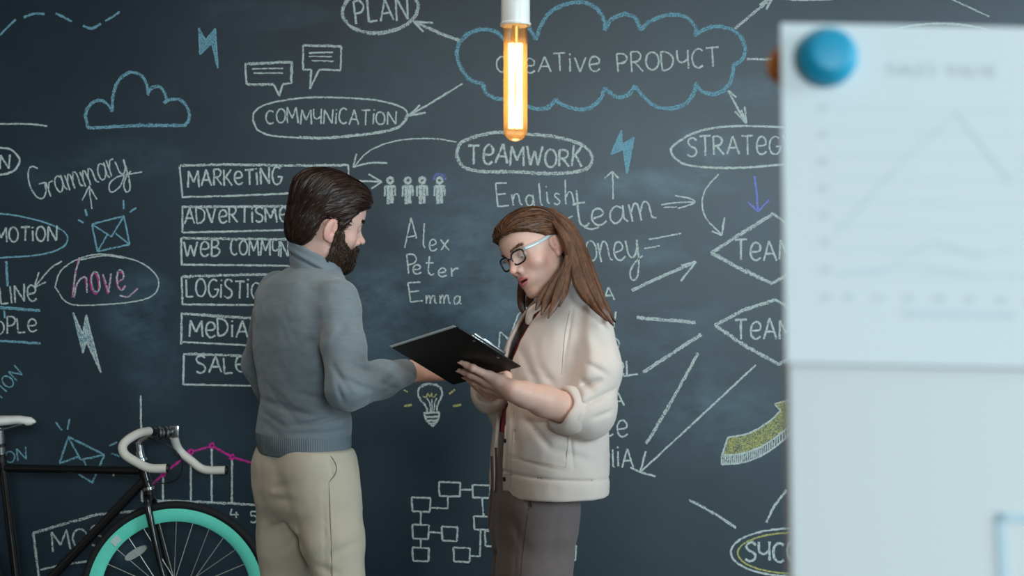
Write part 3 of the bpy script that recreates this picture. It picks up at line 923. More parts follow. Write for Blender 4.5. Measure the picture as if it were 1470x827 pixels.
def ev(f, q):
    q = q.astype(F32)
    return f((q[:, 0], q[:, 1], q[:, 2]))


def to_world(V, M):
    A = np.array(M)
    return V @ A[:3, :3].T + A[:3, 3]


def sdf_obj(name, f, lo, hi, h, mat, parent=None, M=None, label=None, smooth_it=1, tint=None):
    V, Q = mesh_sdf(f, lo, hi, h)
    if smooth_it:
        V = relax(V, Q, smooth_it)
    me = mesh_np(name, to_world(V, M) if M is not None else V, Q)
    if tint is not None:
        at = me.attributes.new('tint', 'FLOAT_COLOR', 'POINT')
        at.data.foreach_set('color', tint(V).astype(F32).ravel())
    return link(name, me, mat, parent, label)


def join_np(parts):
    """parts: list of (V,Q) -> one (V,Q)"""
    vs, qs, b = [], [], 0
    for V, Q in parts:
        vs.append(V)
        qs.append(Q + b)
        b += len(V)
    return np.vstack(vs), np.vstack(qs)


def strands(f, roots, dirf, n, length, lift, width, rng, push=0.0008, jitter=0.1, stop=None):
    """hair locks: walk along the surface f=0 following dirf; returns ribbon mesh (V,Q)"""
    m = len(roots)
    p = roots.copy()
    L = length * (0.75 + 0.5 * rng.random(m))
    step = L / n
    lf = lift * rng.random(m)
    bias = rng.normal(0, jitter, (m, 3))
    P_, N_ = [], []
    alive = np.ones(m, bool)
    for i in range(n + 1):
        g = grad(f, p)
        p = p - g * (ev(f, p) - push)[:, None]
        P_.append(p + g * (lf * min(1, i / 2.0))[:, None])
        N_.append(g)
        d = dirf(p) + bias
        d = d - g * (d * g).sum(1, keepdims=True)
        d /= np.maximum(np.linalg.norm(d, axis=1, keepdims=True), 1e-6)
        if stop is not None:
            alive &= ~stop(p)
        p = p + d * (step * alive)[:, None]
    A = np.stack(P_, 1)
    G = np.stack(N_, 1)
    T = np.gradient(A, axis=1)
    S = np.cross(T, G)
    S /= np.maximum(np.linalg.norm(S, axis=2, keepdims=True), 1e-9)
    tw = rng.normal(0, 0.5, (m, 1, 1))
    S = S * np.cos(tw) + G * np.sin(tw)
    prof = np.clip(np.minimum(np.linspace(0.5, 4, n + 1), np.linspace(4, 0.12, n + 1)), 0, 1)
    wv = width * (0.6 + 0.8 * rng.random(m))
    off = S * (prof[None, :] * wv[:, None] * 0.5)[..., None]
    V = np.stack([A - off, A + off], 2).reshape(-1, 3)
    k = 2 * (n + 1)
    q0 = np.array([[2 * i, 2 * i + 1, 2 * i + 3, 2 * i + 2] for i in range(n)])
    Q = (np.arange(m)[:, None, None] * k + q0[None]).reshape(-1, 4)
    return V, Q


def surface_points(f, lo, hi, m, rng, keep=None):
    out = np.zeros((0, 3))
    lo, hi = np.asarray(lo), np.asarray(hi)
    while len(out) < m:
        q = lo + (hi - lo) * rng.random((m * 2, 3))
        for _ in range(4):
            q = q - grad(f, q) * ev(f, q)[:, None]
        ok = np.abs(ev(f, q)) < 0.002
        if keep is not None:
            ok &= keep(q)
        out = np.vstack([out, q[ok]])
    return out[:m]
# ------------------------------------------------------------------ heads (local frame: x to the person's right, y forward, z up, origin between the ears)
def rotm(ax, ay, az):
    return (Matrix.Rotation(math.radians(az), 3, 'Z') @ Matrix.Rotation(math.radians(ay), 3, 'Y') @ Matrix.Rotation(math.radians(ax), 3, 'X'))


def head_sdf(g):
    """g: dict of the features that differ between the two heads"""
    s = g['s']
    eye_x, eye_y, eye_z = 0.0315 * s, 0.0795 * s, 0.020 * s

    def f(p):
        x, y, z = p[0] / s, p[1] / s, p[2] / s
        ax = np.abs(x)
        q = (ax, y, z)              # mirrored
        d = ell((x, y, z), (0, -0.002, 0.045), (0.0745, 0.0965, 0.082))
        d = smin(d, ell((x, y, z), (0, 0.040, 0.055), (0.060, 0.060, 0.060)), 0.03)      # forehead
        d = smin(d, ell((x, y, z), (0, 0.043, -0.015), (g['face_w'], 0.052, 0.078)), 0.03)  # face
        d = smin(d, cap(q, (g['jaw_w'], 0.008, -0.052), (0.012, 0.078, g['chin_z']), 0.017, 0.0155), 0.03)    # jaw
        d = smin(d, cap(q, (g['jaw_w'] + .004, 0.000, -0.02), (g['jaw_w'], 0.008, -0.052), 0.019, 0.017), 0.02)
        d = smin(d, ell((x, y, z), (0, 0.04, -0.06), (0.045, 0.045, 0.035)), 0.02)
        d = smin(d, sph((x, y, z), (0, 0.083, g['chin_z']), g['chin_r']), 0.018)              # chin
        d = smin(d, sph(q, (0.046, 0.060, -0.014), 0.018), 0.02)                           # cheekbones
        d = smin(d, cap(q, (0.044, 0.071, 0.036), (0.010, 0.089, 0.034), 0.011, 0.011), g['brow_k'])  # brow
        # sockets
        d = smax(d, -ell(q, (0.0355, 0.103, 0.016), (0.0175, 0.020, 0.0135)), 0.018)
        # nose
        nl = g['nose_l']
        nose = cap((x, y, z), (0, 0.0915, 0.032), (0, 0.098 + nl * .4, 0.004), 0.0075, 0.0085)
        nose = smin(nose, cap((x, y, z), (0, 0.098 + nl * .4, 0.004), (0, 0.1115 + nl, -0.0125), 0.0085, 0.0095), 0.010)
        nose = smin(nose, sph(q, (0.0115, 0.1005 + nl * .4, -0.0185), 0.0078), 0.008)
        d = smin(d, nose, 0.011)
        d = smax(d, -ell(q, (0.0062, 0.1045 + nl * .6, -0.0262), (0.0036, 0.006, 0.004)), 0.003)
        # eyelids over the eyeball, with an opening
        lid = sph(q, (0.0315, 0.0795, 0.020), 0.0138)
        o = g['lid']
        lid = smax(lid, -ell(q, (0.0315, 0.093, 0.020 + o[0]), (0.0118, 0.012, o[1])), 0.002)
        d = smin(d, lid, 0.0035)
        # mouth
        d = smin(d, ell((x, y, z), (0, 0.080, -0.050), (0.030, 0.021, 0.026)), 0.018)
        lw, lf = g['lip_w'], g['lip']
        upc = 0.0995 - 0.55 * (ax / lw) ** 2 * lw * 0.55
        # lips as bent capsules
        yb = y + 9.0 * ax * ax                        # lips wrap around the teeth
        mo = g['mouth']
        ul = ell((x, yb, z + 0.0030 * np.cos(np.clip(ax / 0.008, 0, 3.14))), (0, 0.0985, -0.0455 + mo * .4), (lw, 0.0065 * lf, 0.0052 * lf))
        ll = ell((x, yb, z), (0, 0.0975, -0.0565 - mo * .6), (lw * 0.86, 0.0070 * lf, 0.0060 * lf))
        d = smin(d, ul, 0.004)
        d = smin(d, ll, 0.005)
        d = smax(d, -ell((x, yb, z), (0, 0.103, -0.0510), (lw * 0.9, 0.014, 0.0011 + mo)), 0.002)
        # ears
        R = rotm(-8, 0, 14)
        Rm = [[R[i][j] for j in range(3)] for i in range(3)]
        ear = ell(q, (0.0775, -0.008, 0.002), (0.0075, 0.0195, 0.031), Rm)
        ear = smax(ear, -ell(q, (0.0865, -0.004, 0.005), (0.0068, 0.0125, 0.021), Rm), 0.004)
        ear = smin(ear, cap(q, (0.0795, 0.002, -0.005), (0.0790, -0.002, -0.016), 0.0042, 0.0045), 0.005)
        ear = smin(ear, cap(q, (0.0812, -0.010, 0.020), (0.0800, -0.012, -0.008), 0.0028, 0.0028), 0.006)
        ear = smax(ear, -sph(q, (0.0805, -0.001, -0.0025), 0.0042), 0.003)
        ear = smin(ear, sph(q, (0.0755, 0.001, -0.026), 0.0065), 0.008)
        d = smin(d, ear, 0.005)
        # neck
        nk = g['neck']
        d = smin(d, cap((x, y, z), (0, -0.012, -0.03), nk[0], g['neck_r'], g['neck_r'] * 1.08), 0.028)
        return d * s
    return f, (eye_x, eye_y, eye_z)


def face_tint(g, skin, lip, blush, shadow=None):
    s = g['s']

    def t(V):
        x, y, z = V[:, 0] / s, V[:, 1] / s, V[:, 2] / s
        ax = np.abs(x)
        c = np.tile(np.array([*skin, 1.0]), (len(V), 1))

        def mixin(col, w):
            c[:, :3] = c[:, :3] * (1 - w[:, None]) + np.array(col) * w[:, None]
        ss = lambda e0, e1, v: np.clip((v - e0) / (e1 - e0), 0, 1) ** 2 * (3 - 2 * np.clip((v - e0) / (e1 - e0), 0, 1))
        w = np.exp(-(((ax - 0.045) / 0.022) ** 2 + ((z + 0.016) / 0.02) ** 2)) * (y > 0.02) * g.get('blush', 0.3)
        mixin(blush, w)
        w = np.exp(-((ax / 0.016) ** 2 + ((z + 0.016) / 0.014) ** 2)) * (y > 0.09) * 0.35
        mixin(blush, w)
        w = np.exp(-(((ax - 0.08) / 0.012) ** 2 + ((y + 0.01) / 0.02) ** 2)) * (np.abs(z) < 0.04) * 0.4
        mixin(blush, w)
        lw = g['lip_w'] * 1.02
        mo = g['mouth']
        rr = (ax / lw) ** 2 + ((z + 0.0508 + mo * .1) / (0.0105 * g['lip'] + mo * .7)) ** 2
        w = ss(1.1, 0.75, rr) * (y > 0.075)
        mixin(lip, w * g.get('lip_amt', 0.9))
        w = ((ax / (lw * .8)) ** 2 + ((z + 0.0510) / (0.0012 + mo * .8)) ** 2 < 1) * (y < 0.096 - 9 * ax * ax) * (y > 0.06)
        mixin((0.06, 0.015, 0.015), w * 0.9)
        return c
    return t


def skin_mat(name):
    m, nt, b = new_mat(name)
    at = N(nt, 'ShaderNodeAttribute', attribute_name='tint')
    n = noise(nt, 90, 5, 0.6)
    mr = N(nt, 'ShaderNodeMapRange'); mr.inputs[3].default_value = 0.93; mr.inputs[4].default_value = 1.07
    nt.links.new(n.outputs['Fac'], mr.inputs[0])
    mx = N(nt, 'ShaderNodeMix', data_type='RGBA', blend_type='MULTIPLY'); mx.inputs['Factor'].default_value = 1
    nt.links.new(at.outputs['Color'], mx.inputs['A']); nt.links.new(mr.outputs[0], mx.inputs['B'])
    nt.links.new(mx.outputs['Result'], b.inputs['Base Color'])
    b.inputs['Roughness'].default_value = 0.48
    b.inputs['Specular IOR Level'].default_value = 0.4
    b.inputs['Subsurface Weight'].default_value = 0.12
    b.inputs['Subsurface Radius'].default_value = (1.0, 0.35, 0.2)
    b.inputs['Subsurface Scale'].default_value = 0.006
    n2 = noise(nt, 900, 2, 0.6)
    bp = N(nt, 'ShaderNodeBump'); bp.inputs['Strength'].default_value = 0.08; bp.inputs['Distance'].default_value = 0.0006
    nt.links.new(n2.outputs['Fac'], bp.inputs['Height']); nt.links.new(bp.outputs['Normal'], b.inputs['Normal'])
    return m


M_skin = skin_mat('skin')
M_eye = mat_basic('eye_white', srgb(225, 220, 215), 0.15, var=0.02)
M_iris = mat_basic('eye_iris', srgb(70, 62, 50), 0.1, var=0.2, scale=900)


def hair_mat(name, dark, light, rough=0.42, stretch=None):
    m, nt, b = new_mat(name)
    n = noise(nt, 55, 4, 0.6, stretch)
    n2 = noise(nt, 14, 3, 0.5, stretch)
    ad = N(nt, 'ShaderNodeMath', operation='MULTIPLY_ADD'); ad.inputs[1].default_value = 1.3; ad.inputs[2].default_value = -0.6
    nt.links.new(n.outputs['Fac'], ad.inputs[0])
    ad2 = N(nt, 'ShaderNodeMath', operation='MULTIPLY_ADD', use_clamp=True); ad2.inputs[1].default_value = 0.9
    nt.links.new(n2.outputs['Fac'], ad2.inputs[0]); nt.links.new(ad.outputs[0], ad2.inputs[2])
    mx = N(nt, 'ShaderNodeMix', data_type='RGBA')
    mx.inputs['A'].default_value = (*dark, 1); mx.inputs['B'].default_value = (*light, 1)
    nt.links.new(ad2.outputs[0], mx.inputs['Factor'])
    nt.links.new(mx.outputs['Result'], b.inputs['Base Color'])
    b.inputs['Roughness'].default_value = rough
    b.inputs['Specular IOR Level'].default_value = 0.45
    return m


def eye_meshes(g, M, parent):
    s = g['s']
    for sx in (-1, 1):
        c = Vector((sx * 0.0315 * s, 0.0795 * s, 0.020 * s))
        # eyeball turned to look down
        R = Matrix.Translation(c) @ Matrix.Rotation(math.radians(-g['gaze']), 4, 'X')
        r = 0.0127 * s
        prof = [(r * math.sin(a), r * math.cos(a)) for a in np.linspace(0, math.pi, 17)]
        prof[0] = (0, r); prof[-1] = (0, -r)
        Rz = M @ R @ Matrix.Rotation(-math.pi / 2, 4, 'X')
        e = MB().lathe(prof, 24, Rz).build('eye', M_eye, parent)
        ir = [(0.0, r * 1.03)] + [(r * 1.025 * math.sin(a), r * 1.025 * math.cos(a)) for a in np.linspace(0.08, 0.48, 6)]
        MB().lathe(ir, 24, Rz).build('iris', M_iris, e, 'dark iris')
# ------------------------------------------------------------------ shared person helpers
def v3(p):
    return np.array(p, float)


def seg2(p, a, b, i=0, j=2):
    """distance to a segment in the plane of axes i, j"""
    ax_, az_ = float(a[i]), float(a[j])
    dx, dz = float(b[i]) - ax_, float(b[j]) - az_
    x, z = p[i] - ax_, p[j] - az_
    t = np.clip((x * dx + z * dz) / (dx * dx + dz * dz + 1e-12), 0, 1)
    return np.sqrt((x - t * dx) ** 2 + (z - t * dz) ** 2), t


def folds(p, items, y):
    """soft cloth folds: px lines seen by the viewer (x0,y0,x1,y1,width px,depth m), cut into the near side of the cloth at depth y"""
    d = 0
    for (x0, y0, x1, y1, w, dep) in items:
        a, b = P(x0, y0, y), P(x1, y1, y)
        dist, t = seg2(p, a, b)
        fade = np.sin(np.clip(t, 0.02, 0.98) * np.pi) ** 0.5
        d = d + dep * fade * np.exp(-(dist / (w * y / FPX)) ** 2)
    return d


def lock_mesh(pts, wid, thk, n, rng, width=0.0014, segs=16, side=None, bulge=True):
    """a lock of hair: n ribbons running side by side along a guide"""
    g = spline(pts, 8)
    t = np.linspace(0, 1, len(g))
    u = np.linspace(0, 1, segs + 1)
    gp = np.stack([np.interp(u, t, g[:, i]) for i in range(3)], 1)
    w = np.interp(u, np.linspace(0, 1, len(wid)), wid)
    th = np.interp(u, np.linspace(0, 1, len(thk)), thk)
    T = np.gradient(gp, axis=0)
    T /= np.linalg.norm(T, axis=1, keepdims=True)
    view = np.array([0, 1.0, 0]) if side is None else np.array(side, float)
    S = np.cross(T, view)
    S /= np.linalg.norm(S, axis=1, keepdims=True)
    D = np.cross(S, T)
    a = rng.uniform(-1, 1, n)
    ang = rng.uniform(0, 2 * math.pi, n)
    rr = np.sqrt(rng.uniform(0.35, 1, n))
    ca, sa = np.cos(ang) * rr, np.sin(ang) * rr
    wob = rng.normal(0, 0.10, (n, 1)) * np.sin(u * 3.0 * rng.uniform(0.5, 1.5, (n, 1)) + rng.uniform(0, 6, (n, 1)))
    A = gp[None] + S[None] * (w[None] * (ca[:, None] + wob))[..., None] + D[None] * (th[None] * (sa[:, None] + wob * .5))[..., None]
    nrm = S[None] * (ca / 1.0)[:, None, None] * 0.4 + D[None] * sa[:, None, None]
    TT = np.gradient(A, axis=1)
    R = np.cross(TT, nrm)
    R /= np.maximum(np.linalg.norm(R, axis=2, keepdims=True), 1e-9)
    wv = width * rng.uniform(0.5, 1.3, n)
    prof = np.clip(np.minimum(np.linspace(0.9, 5, segs + 1), np.linspace(5, 0.1, segs + 1)), 0, 1)
    off = R * (wv[:, None] * prof[None] * 0.5)[..., None]
    V = np.stack([A - off, A + off], 2).reshape(-1, 3)
    k = 2 * (segs + 1)
    q0 = np.array([[2 * i, 2 * i + 1, 2 * i + 3, 2 * i + 2] for i in range(segs)])
    Q = (np.arange(n)[:, None, None] * k + q0[None]).reshape(-1, 4)
    return V, Q


def finger(p, pts, r, k=0.004):
    """pts: knuckle .. tip"""
    rs = [r * f for f in (1.08, 1.0, 0.92, 0.80)][:len(pts)]
    return chain(p, pts, rs, k)


def skin_parts(name, parts, parent, tints):
    """parts: (V,Q) in world coordinates with a colour array each -> one body mesh"""
    V, Q = join_np(parts)
    me = mesh_np(name, V, Q)
    at = me.attributes.new('tint', 'FLOAT_COLOR', 'POINT')
    at.data.foreach_set('color', np.vstack(tints).astype(F32).ravel())
    return link(name, me, M_skin, parent)


def flat_tint(V, col):
    return np.tile(np.array([*col, 1.0]), (len(V), 1))


# ------------------------------------------------------------------ the man in the grey roll-neck
MY = 3.57
man = empty('person', (P(440, 600, MY).x, MY, 0), 'bearded man in a grey roll-neck sweater and beige trousers seen from behind', 'person')
SK_M = srgb(216, 174, 160)
GM = dict(s=0.97, face_w=0.061, jaw_w=0.050, chin_z=-0.077, chin_r=0.016, brow_k=0.010, nose_l=0.008, lid=(-0.004, 0.0022),
          lip_w=0.0245, lip=0.85, mouth=0.0, neck=((0, -0.035, -0.16),), neck_r=0.0525, gaze=35)
MAN_YAW, MAN_PITCH, MAN_ROLL = -59, -12, 11
Rm_ = rotm(0, 0, MAN_YAW) @ rotm(MAN_PITCH, 0, 0) @ rotm(0, MAN_ROLL, 0)
M_man = Matrix.Translation(P(463, 325.5, 3.56)) @ Rm_.to_4x4()
nb = M_man.inverted() @ P(446, 398, 3.57)
GM['neck'] = (tuple(nb),)
f_man, _ = head_sdf(GM)
hV, hQ = mesh_sdf(f_man, (-.12, -.19, -.24), (.12, .15, .15), 0.0022)
hV = relax(hV, hQ, 1)
hT = face_tint(GM, SK_M, srgb(190, 110, 105), srgb(222, 140, 125))(hV)
hW = to_world(hV, M_man)

# skeleton (world)
Fm = np.array([math.cos(math.radians(38)), math.sin(math.radians(38)), 0])
Rt = np.array([Fm[1], -Fm[0], 0])
mc = v3(P(442, 420, MY))
mSR, mSL = mc + Rt * 0.148 + [0, 0, -.032], mc - Rt * 0.150 + [0, 0, -.012]
mER, mWR = v3(P(499, 558, 3.34)), v3(P(585, 534, 3.53))
mEL, mWL = v3(P(376, 522, 3.79)), v3(P(425, 640, 3.76))
mHR, mHL = v3(P(462, 668, 3.50)), v3(P(412, 668, 3.63))
mKR, mKL = v3(P(492, 880, 3.46)), v3(P(412, 880, 3.64))
mAR, mAL = v3((-0.41, 3.52, 0.09)), v3((-0.60, 3.72, 0.09))
YAWM = -52


def man_body(p):
    d = loft(p, [(0.94, mc[0] - .02, MY, .155, .09, YAWM), (1.05, mc[0] - .02, MY, .12, .075, YAWM), (1.25, mc[0] - .005, MY, .12, .078, YAWM),
                 (1.38, mc[0], MY, .13, .08, YAWM), (1.45, mc[0], MY, .09, .06, YAWM)])
    d = smin(d, chain(p, [mSR, (mSR + mER) / 2 + [.004, -.005, 0], mER, mWR], [.036, .034, .030, .025], 0.008), 0.01)
    d = smin(d, chain(p, [mSL, mEL, mWL], [.048, .036, .026], 0.02), 0.02)
    for h, k, a, t in ((mHR, mKR, mAR, 1), (mHL, mKL, mAL, -1)):
        d = smin(d, chain(p, [h, k, a], [.07, .045, .032], 0.02), 0.03)
        toe = a + Fm * 0.17 + np.array([0, 0, -0.055])
        d = smin(d, cap(p, a + np.array([0, 0, -.03]), toe, .034, .026), 0.02)
    return d


bV, bQ = mesh_sdf(man_body, (-1.0, 3.2, 0.0), (-0.1, 4.1, 1.55), 0.009)
# right hand reaching behind the clipboard
hd = (v3(P(655, 526, 3.57)) - mWR)
hd /= np.linalg.norm(hd)
hup = np.array([0, 0.25, 1.0]); hup -= hd * hup.dot(hd); hup /= np.linalg.norm(hup)
hn = np.cross(hd, hup)


def man_hand(p):
    d = cap(p, mWR - hd * 0.05, mWR + hd * 0.01, .0275, .026)
    pal = [mWR + hd * 0.03, mWR + hd * 0.075]
    for o in (-0.022, -0.007, 0.008, 0.022):
        d = smin(d, cap(p, mWR + hd * 0.01 + hup * o * .6, mWR + hd * 0.085 + hup * o, .0135, .0115), 0.012)
    tips = ((0.022, .075), (0.008, .072), (-0.007, .062), (-0.022, .046))
    for i, (o, L) in enumerate(tips):
        k0 = mWR + hd * 0.085 + hup * o
        curl = 0.0 if i == 0 else 0.6 + 0.15 * i
        k1 = k0 + (hd * math.cos(curl * .6) - hn * math.sin(curl * .6)) * L * .45
        k2 = k1 + (hd * math.cos(curl * 1.4) - hn * math.sin(curl * 1.4)) * L * .32
        k3 = k2 + (hd * math.cos(curl * 2.0) - hn * math.sin(curl * 2.0)) * L * .23
        d = smin(d, finger(p, [k0, k1, k2, k3], .0088), 0.004)
    t0 = mWR + hd * 0.025 + hup * 0.018
    t1 = t0 + hd * 0.035 + hup * 0.022 - hn * .008
    t2 = t1 + hd * 0.032 + hup * 0.006 - hn * .004
    d = smin(d, chain(p, [t0, t1, t2], [.013, .0105, .0085], 0.004), 0.008)
    return d


lo = np.minimum(mWR - .09, mWR + hd * .2 - .06); hi = np.maximum(mWR + .09, mWR + hd * .2 + .06)
rV, rQ = mesh_sdf(man_hand, lo, hi, 0.0025)
skin_parts('body', [(hW, hQ), (bV, bQ), (rV, rQ)], man, [hT, flat_tint(bV, SK_M), flat_tint(rV, srgb(222, 172, 152))])
eye_meshes(GM, M_man, man)

# --- sweater
M_knit = mat_basic('grey_melange_knit', srgb(116, 125, 131), 0.92, var=0.16, scale=55, bump=0.35, bscale=170, bdist=0.0015, stretch=(0.6, 0.6, 3.0), spec=0.15, sheen=0.25)


def rib_mat(name, col, direction):
    m, nt, b = new_mat(name)
    tc = N(nt, 'ShaderNodeTexCoord')
    w = N(nt, 'ShaderNodeTexWave', wave_type='BANDS', bands_direction=direction)
    w.inputs['Scale'].default_value = 55
    w.inputs['Distortion'].default_value = 1.0
    nt.links.new(tc.outputs['Object'], w.inputs['Vector'])
    n = noise(nt, 60, 3)
    mix = N(nt, 'ShaderNodeMix', data_type='RGBA')
    mix.inputs['A'].default_value = (*[c * .84 for c in col], 1); mix.inputs['B'].default_value = (*[c * 1.12 for c in col], 1)
    nt.links.new(n.outputs['Fac'], mix.inputs['Factor']); nt.links.new(mix.outputs['Result'], b.inputs['Base Color'])
    b.inputs['Roughness'].default_value = 0.92; b.inputs['Specular IOR Level'].default_value = 0.15
    bp = N(nt, 'ShaderNodeBump'); bp.inputs['Strength'].default_value = 0.5; bp.inputs['Distance'].default_value = 0.002
    nt.links.new(w.outputs['Fac'], bp.inputs['Height']); nt.links.new(bp.outputs['Normal'], b.inputs['Normal'])
    return m


M_rib = rib_mat('grey_ribbed_knit', srgb(116, 125, 131), 'X')
MS = MY / FPX


def mrow(py, xl, xr, a, b, dy=0.0):
    """section of the man at a pixel row: xl..xr set its centre"""
    c = P((xl + xr) / 2, py, MY)
    return (c.z, c.x, MY + dy, a, b, YAWM)


SWEATER = [mrow(652, 370, 500, .152, .098), mrow(630, 367, 502, .157, .104), mrow(600, 371, 502, .154, .101), mrow(575, 376, 497, .142, .096),
           mrow(545, 372, 500, .150, .101), mrow(500, 364, 506, .170, .108), mrow(450, 364, 510, .176, .110), mrow(424, 371, 508, .163, .102),
           mrow(406, 380, 500, .136, .088), mrow(393, 397, 490, .104, .072), mrow(384, 416, 480, .070, .056)]
M_FOLDS = [(378, 572, 470, 592, 4, .010), (425, 607, 503, 590, 3.5, .011), (392, 558, 440, 600, 4, .007), (470, 500, 505, 585, 6, .010), (380, 590, 420, 606, 3, .007), (440, 560, 500, 572, 4, .007), (385, 545, 430, 580, 4, .005), (470, 440, 476, 520, 5, .006), (440, 400, 480, 430, 7, .003), (420, 616, 500, 612, 3, .006),
           (455, 470, 480, 560, 8, .004), (400, 500, 430, 560, 10, .003), (480, 590, 503, 578, 4, .006), (372, 600, 420, 622, 6, .004)]
ARM_FOLDS = [(500, 540, 540, 560, 4, .008), (505, 520, 545, 540, 3.5, .008), (520, 575, 560, 560, 4, .005), (480, 520, 510, 560, 4, .007), (540, 545, 570, 562, 3, .004), (488, 540, 500, 575, 3, .005), (505, 450, 480, 490, 6, .004),
             (545, 560, 575, 530, 4, .003), (485, 460, 512, 500, 7, .003)]
M_CUFF_R = mWR + (mWR - mER) / np.linalg.norm(mWR - mER) * -0.005


def sweater(p):
    x, y, z = p
    d = loft(p, SWEATER, n=2.2)
    d = d + folds(p, M_FOLDS, MY)
    aR = chain(p, [mSR + [0.0, 0, .012], (mSR + mER) / 2 + [.004, -.005, 0], mER, (mER * .45 + M_CUFF_R * .55), M_CUFF_R], [.056, .052, .051, .046, .033], 0.02)
    aR = aR + folds(p, ARM_FOLDS, 3.38)
    aL = chain(p, [mSL + [0, 0, .008], mEL, mWL], [.060, .053, .036], 0.02)
    d = smin(d, aR, 0.03)
    d = smin(d, aL, 0.045)
    d = d + 0.0022 * vnoise(x * 22 + 3, y * 22, z * 34) + 0.0012 * vnoise(x * 60, y * 60, z * 70)
    # open at the hem and the cuff
    hz = P(0, 654, MY).z
    d = smax(d, hz - z, 0.004)
    cd = (mWR - mER) / np.linalg.norm(mWR - mER)
    c = (x - M_CUFF_R[0]) * cd[0] + (y - M_CUFF_R[1]) * cd[1] + (z - M_CUFF_R[2]) * cd[2]
    near = np.sqrt((x - M_CUFF_R[0]) ** 2 + (y - M_CUFF_R[1]) ** 2 + (z - M_CUFF_R[2]) ** 2) < 0.09
    d = np.where(near, smax(d, c - 0.008, 0.004), d)
    return d


sw = sdf_obj('sweater', sweater, (-0.86, 3.15, 0.95), (-0.15, 4.02, 1.56), 0.0042, [M_knit, M_rib], man, smooth_it=2)
co = np.zeros(len(sw.data.polygons) * 3, dtype=np.float32)
sw.data.polygons.foreach_get('center', co)
sw.data.polygons.foreach_set('material_index', (co[2::3] < P(0, 622, MY).z).astype(np.int32))
# roll-neck
nk0, nk1 = v3(P(455, 400, 3.565)), v3(P(448, 345, 3.555))
nkd = (nk1 - nk0) / np.linalg.norm(nk1 - nk0)
ctilt = np.array([0.47, 0.0, 0.9]); ctilt /= np.linalg.norm(ctilt)
cc = v3(P(450, 362, 3.555))


def collar(p):
    x, y, z = p
    d = cap(p, nk0, nk1 + nkd * .05, 0.0665, 0.0575)
    t = (x - cc[0]) * ctilt[0] + (y - cc[1]) * ctilt[1] + (z - cc[2]) * ctilt[2]
    d = d + 0.005 * np.exp(-((t + 0.030) / 0.0035) ** 2) - 0.004 * np.exp(-((t + 0.022) / 0.006) ** 2)
    d = smax(d, t - 0.004, 0.008)
    inner = cap(p, nk0, nk1 + nkd * .06, 0.059, 0.0530)
    d = smax(d, -np.maximum(inner, -(t + 0.012)), 0.003)
    d = smax(d, -t - 0.095, 0.01)
    return d + 0.001 * vnoise(x * 50, y * 50, z * 60)


sdf_obj('roll_neck', collar, np.array(nk0) - [.11, .11, .09], np.array(nk1) + [.11, .11, .09], 0.003, M_knit, man, smooth_it=1)

# --- trousers
M_chino = mat_basic('beige_cotton_twill', srgb(196, 183, 163), 0.85, var=0.05, scale=18, bump=0.15, bscale=500, bdist=0.0006, spec=0.2, sheen=0.15)
TR_FOLDS = [(476, 652, 483, 668, 1.8, .004), (483, 668, 482, 680, 1.8, .005), (482, 680, 472, 692, 1.8, .004), (471, 692, 476, 830, 1.6, .003),
            (390, 702, 420, 690, 4, .006), (388, 716, 430, 712, 4, .005), (392, 762, 425, 738, 5, .005), (395, 800, 430, 770, 5, .005),
            (470, 790, 520, 770, 6, .005), (455, 800, 500, 815, 5, .004), (430, 740, 452, 830, 5, .006), (480, 740, 512, 715, 6, .003), (395, 665, 430, 740, 7, .003)]


def trousers(p):
    x, y, z = p
    d = loft(p, [mrow(645, 373, 498, .140, .090), mrow(668, 371, 500, .150, .102), mrow(700, 374, 504, .152, .110), mrow(725, 378, 510, .146, .108), mrow(745, 382, 512, .125, .09)], n=2.2)
    for h, k, a in ((mHR, mKR, mAR), (mHL, mKL, mAL)):
        kk = k + 0
        d = smin(d, chain(p, [h, h * .5 + k * .5, kk, k * .4 + a * .6, a + [0, 0, .01]], [.086, .076, .062, .056, .050], 0.03), 0.045)
    d = d + folds(p, TR_FOLDS, 3.5)
    d = d + 0.0026 * vnoise(x * 18, y * 18, z * 14 + 5) + 0.0012 * vnoise(x * 45, y * 45, z * 30)
    d = smax(d, z - P(0, 640, MY).z, 0.004)
    return smax(d, 0.06 - z, 0.004)


sdf_obj('trousers', trousers, (-0.86, 3.25, 0.03), (-0.24, 3.95, 1.06), 0.005, M_chino, man, smooth_it=2)


def on_cloth(f, px, py, y0, y1, lift=0.0004):
    """first point of the cloth f along the line of sight through a pixel, between two depths"""
    o = np.array([0, 0, CAM_H])
    d = v3(P(px, py, 1.0)) - o
    ts = np.linspace(y0, y1, 700)
    q = o + d * ts[:, None]
    v = ev(f, q)
    k = int(np.argmax(v < 0)) if (v < 0).any() else int(np.argmin(v))
    return Vector(q[k] - d / np.linalg.norm(d) * lift)


def seam(name, f, pts, r, mat, parent, y0, y1, label, lift=0.0):
    sp = spline(pts, 7) if len(pts) > 2 else spline(pts, 14)
    q = [on_cloth(f, x, y, y0, y1, lift) for x, y in sp]
    for _ in range(2):
        q = [q[0]] + [(q[i - 1] + q[i] * 2 + q[i + 1]) / 4 for i in range(1, len(q) - 1)] + [q[-1]]
    return MB().tube(q, r, 6).build(name, mat, parent, label)


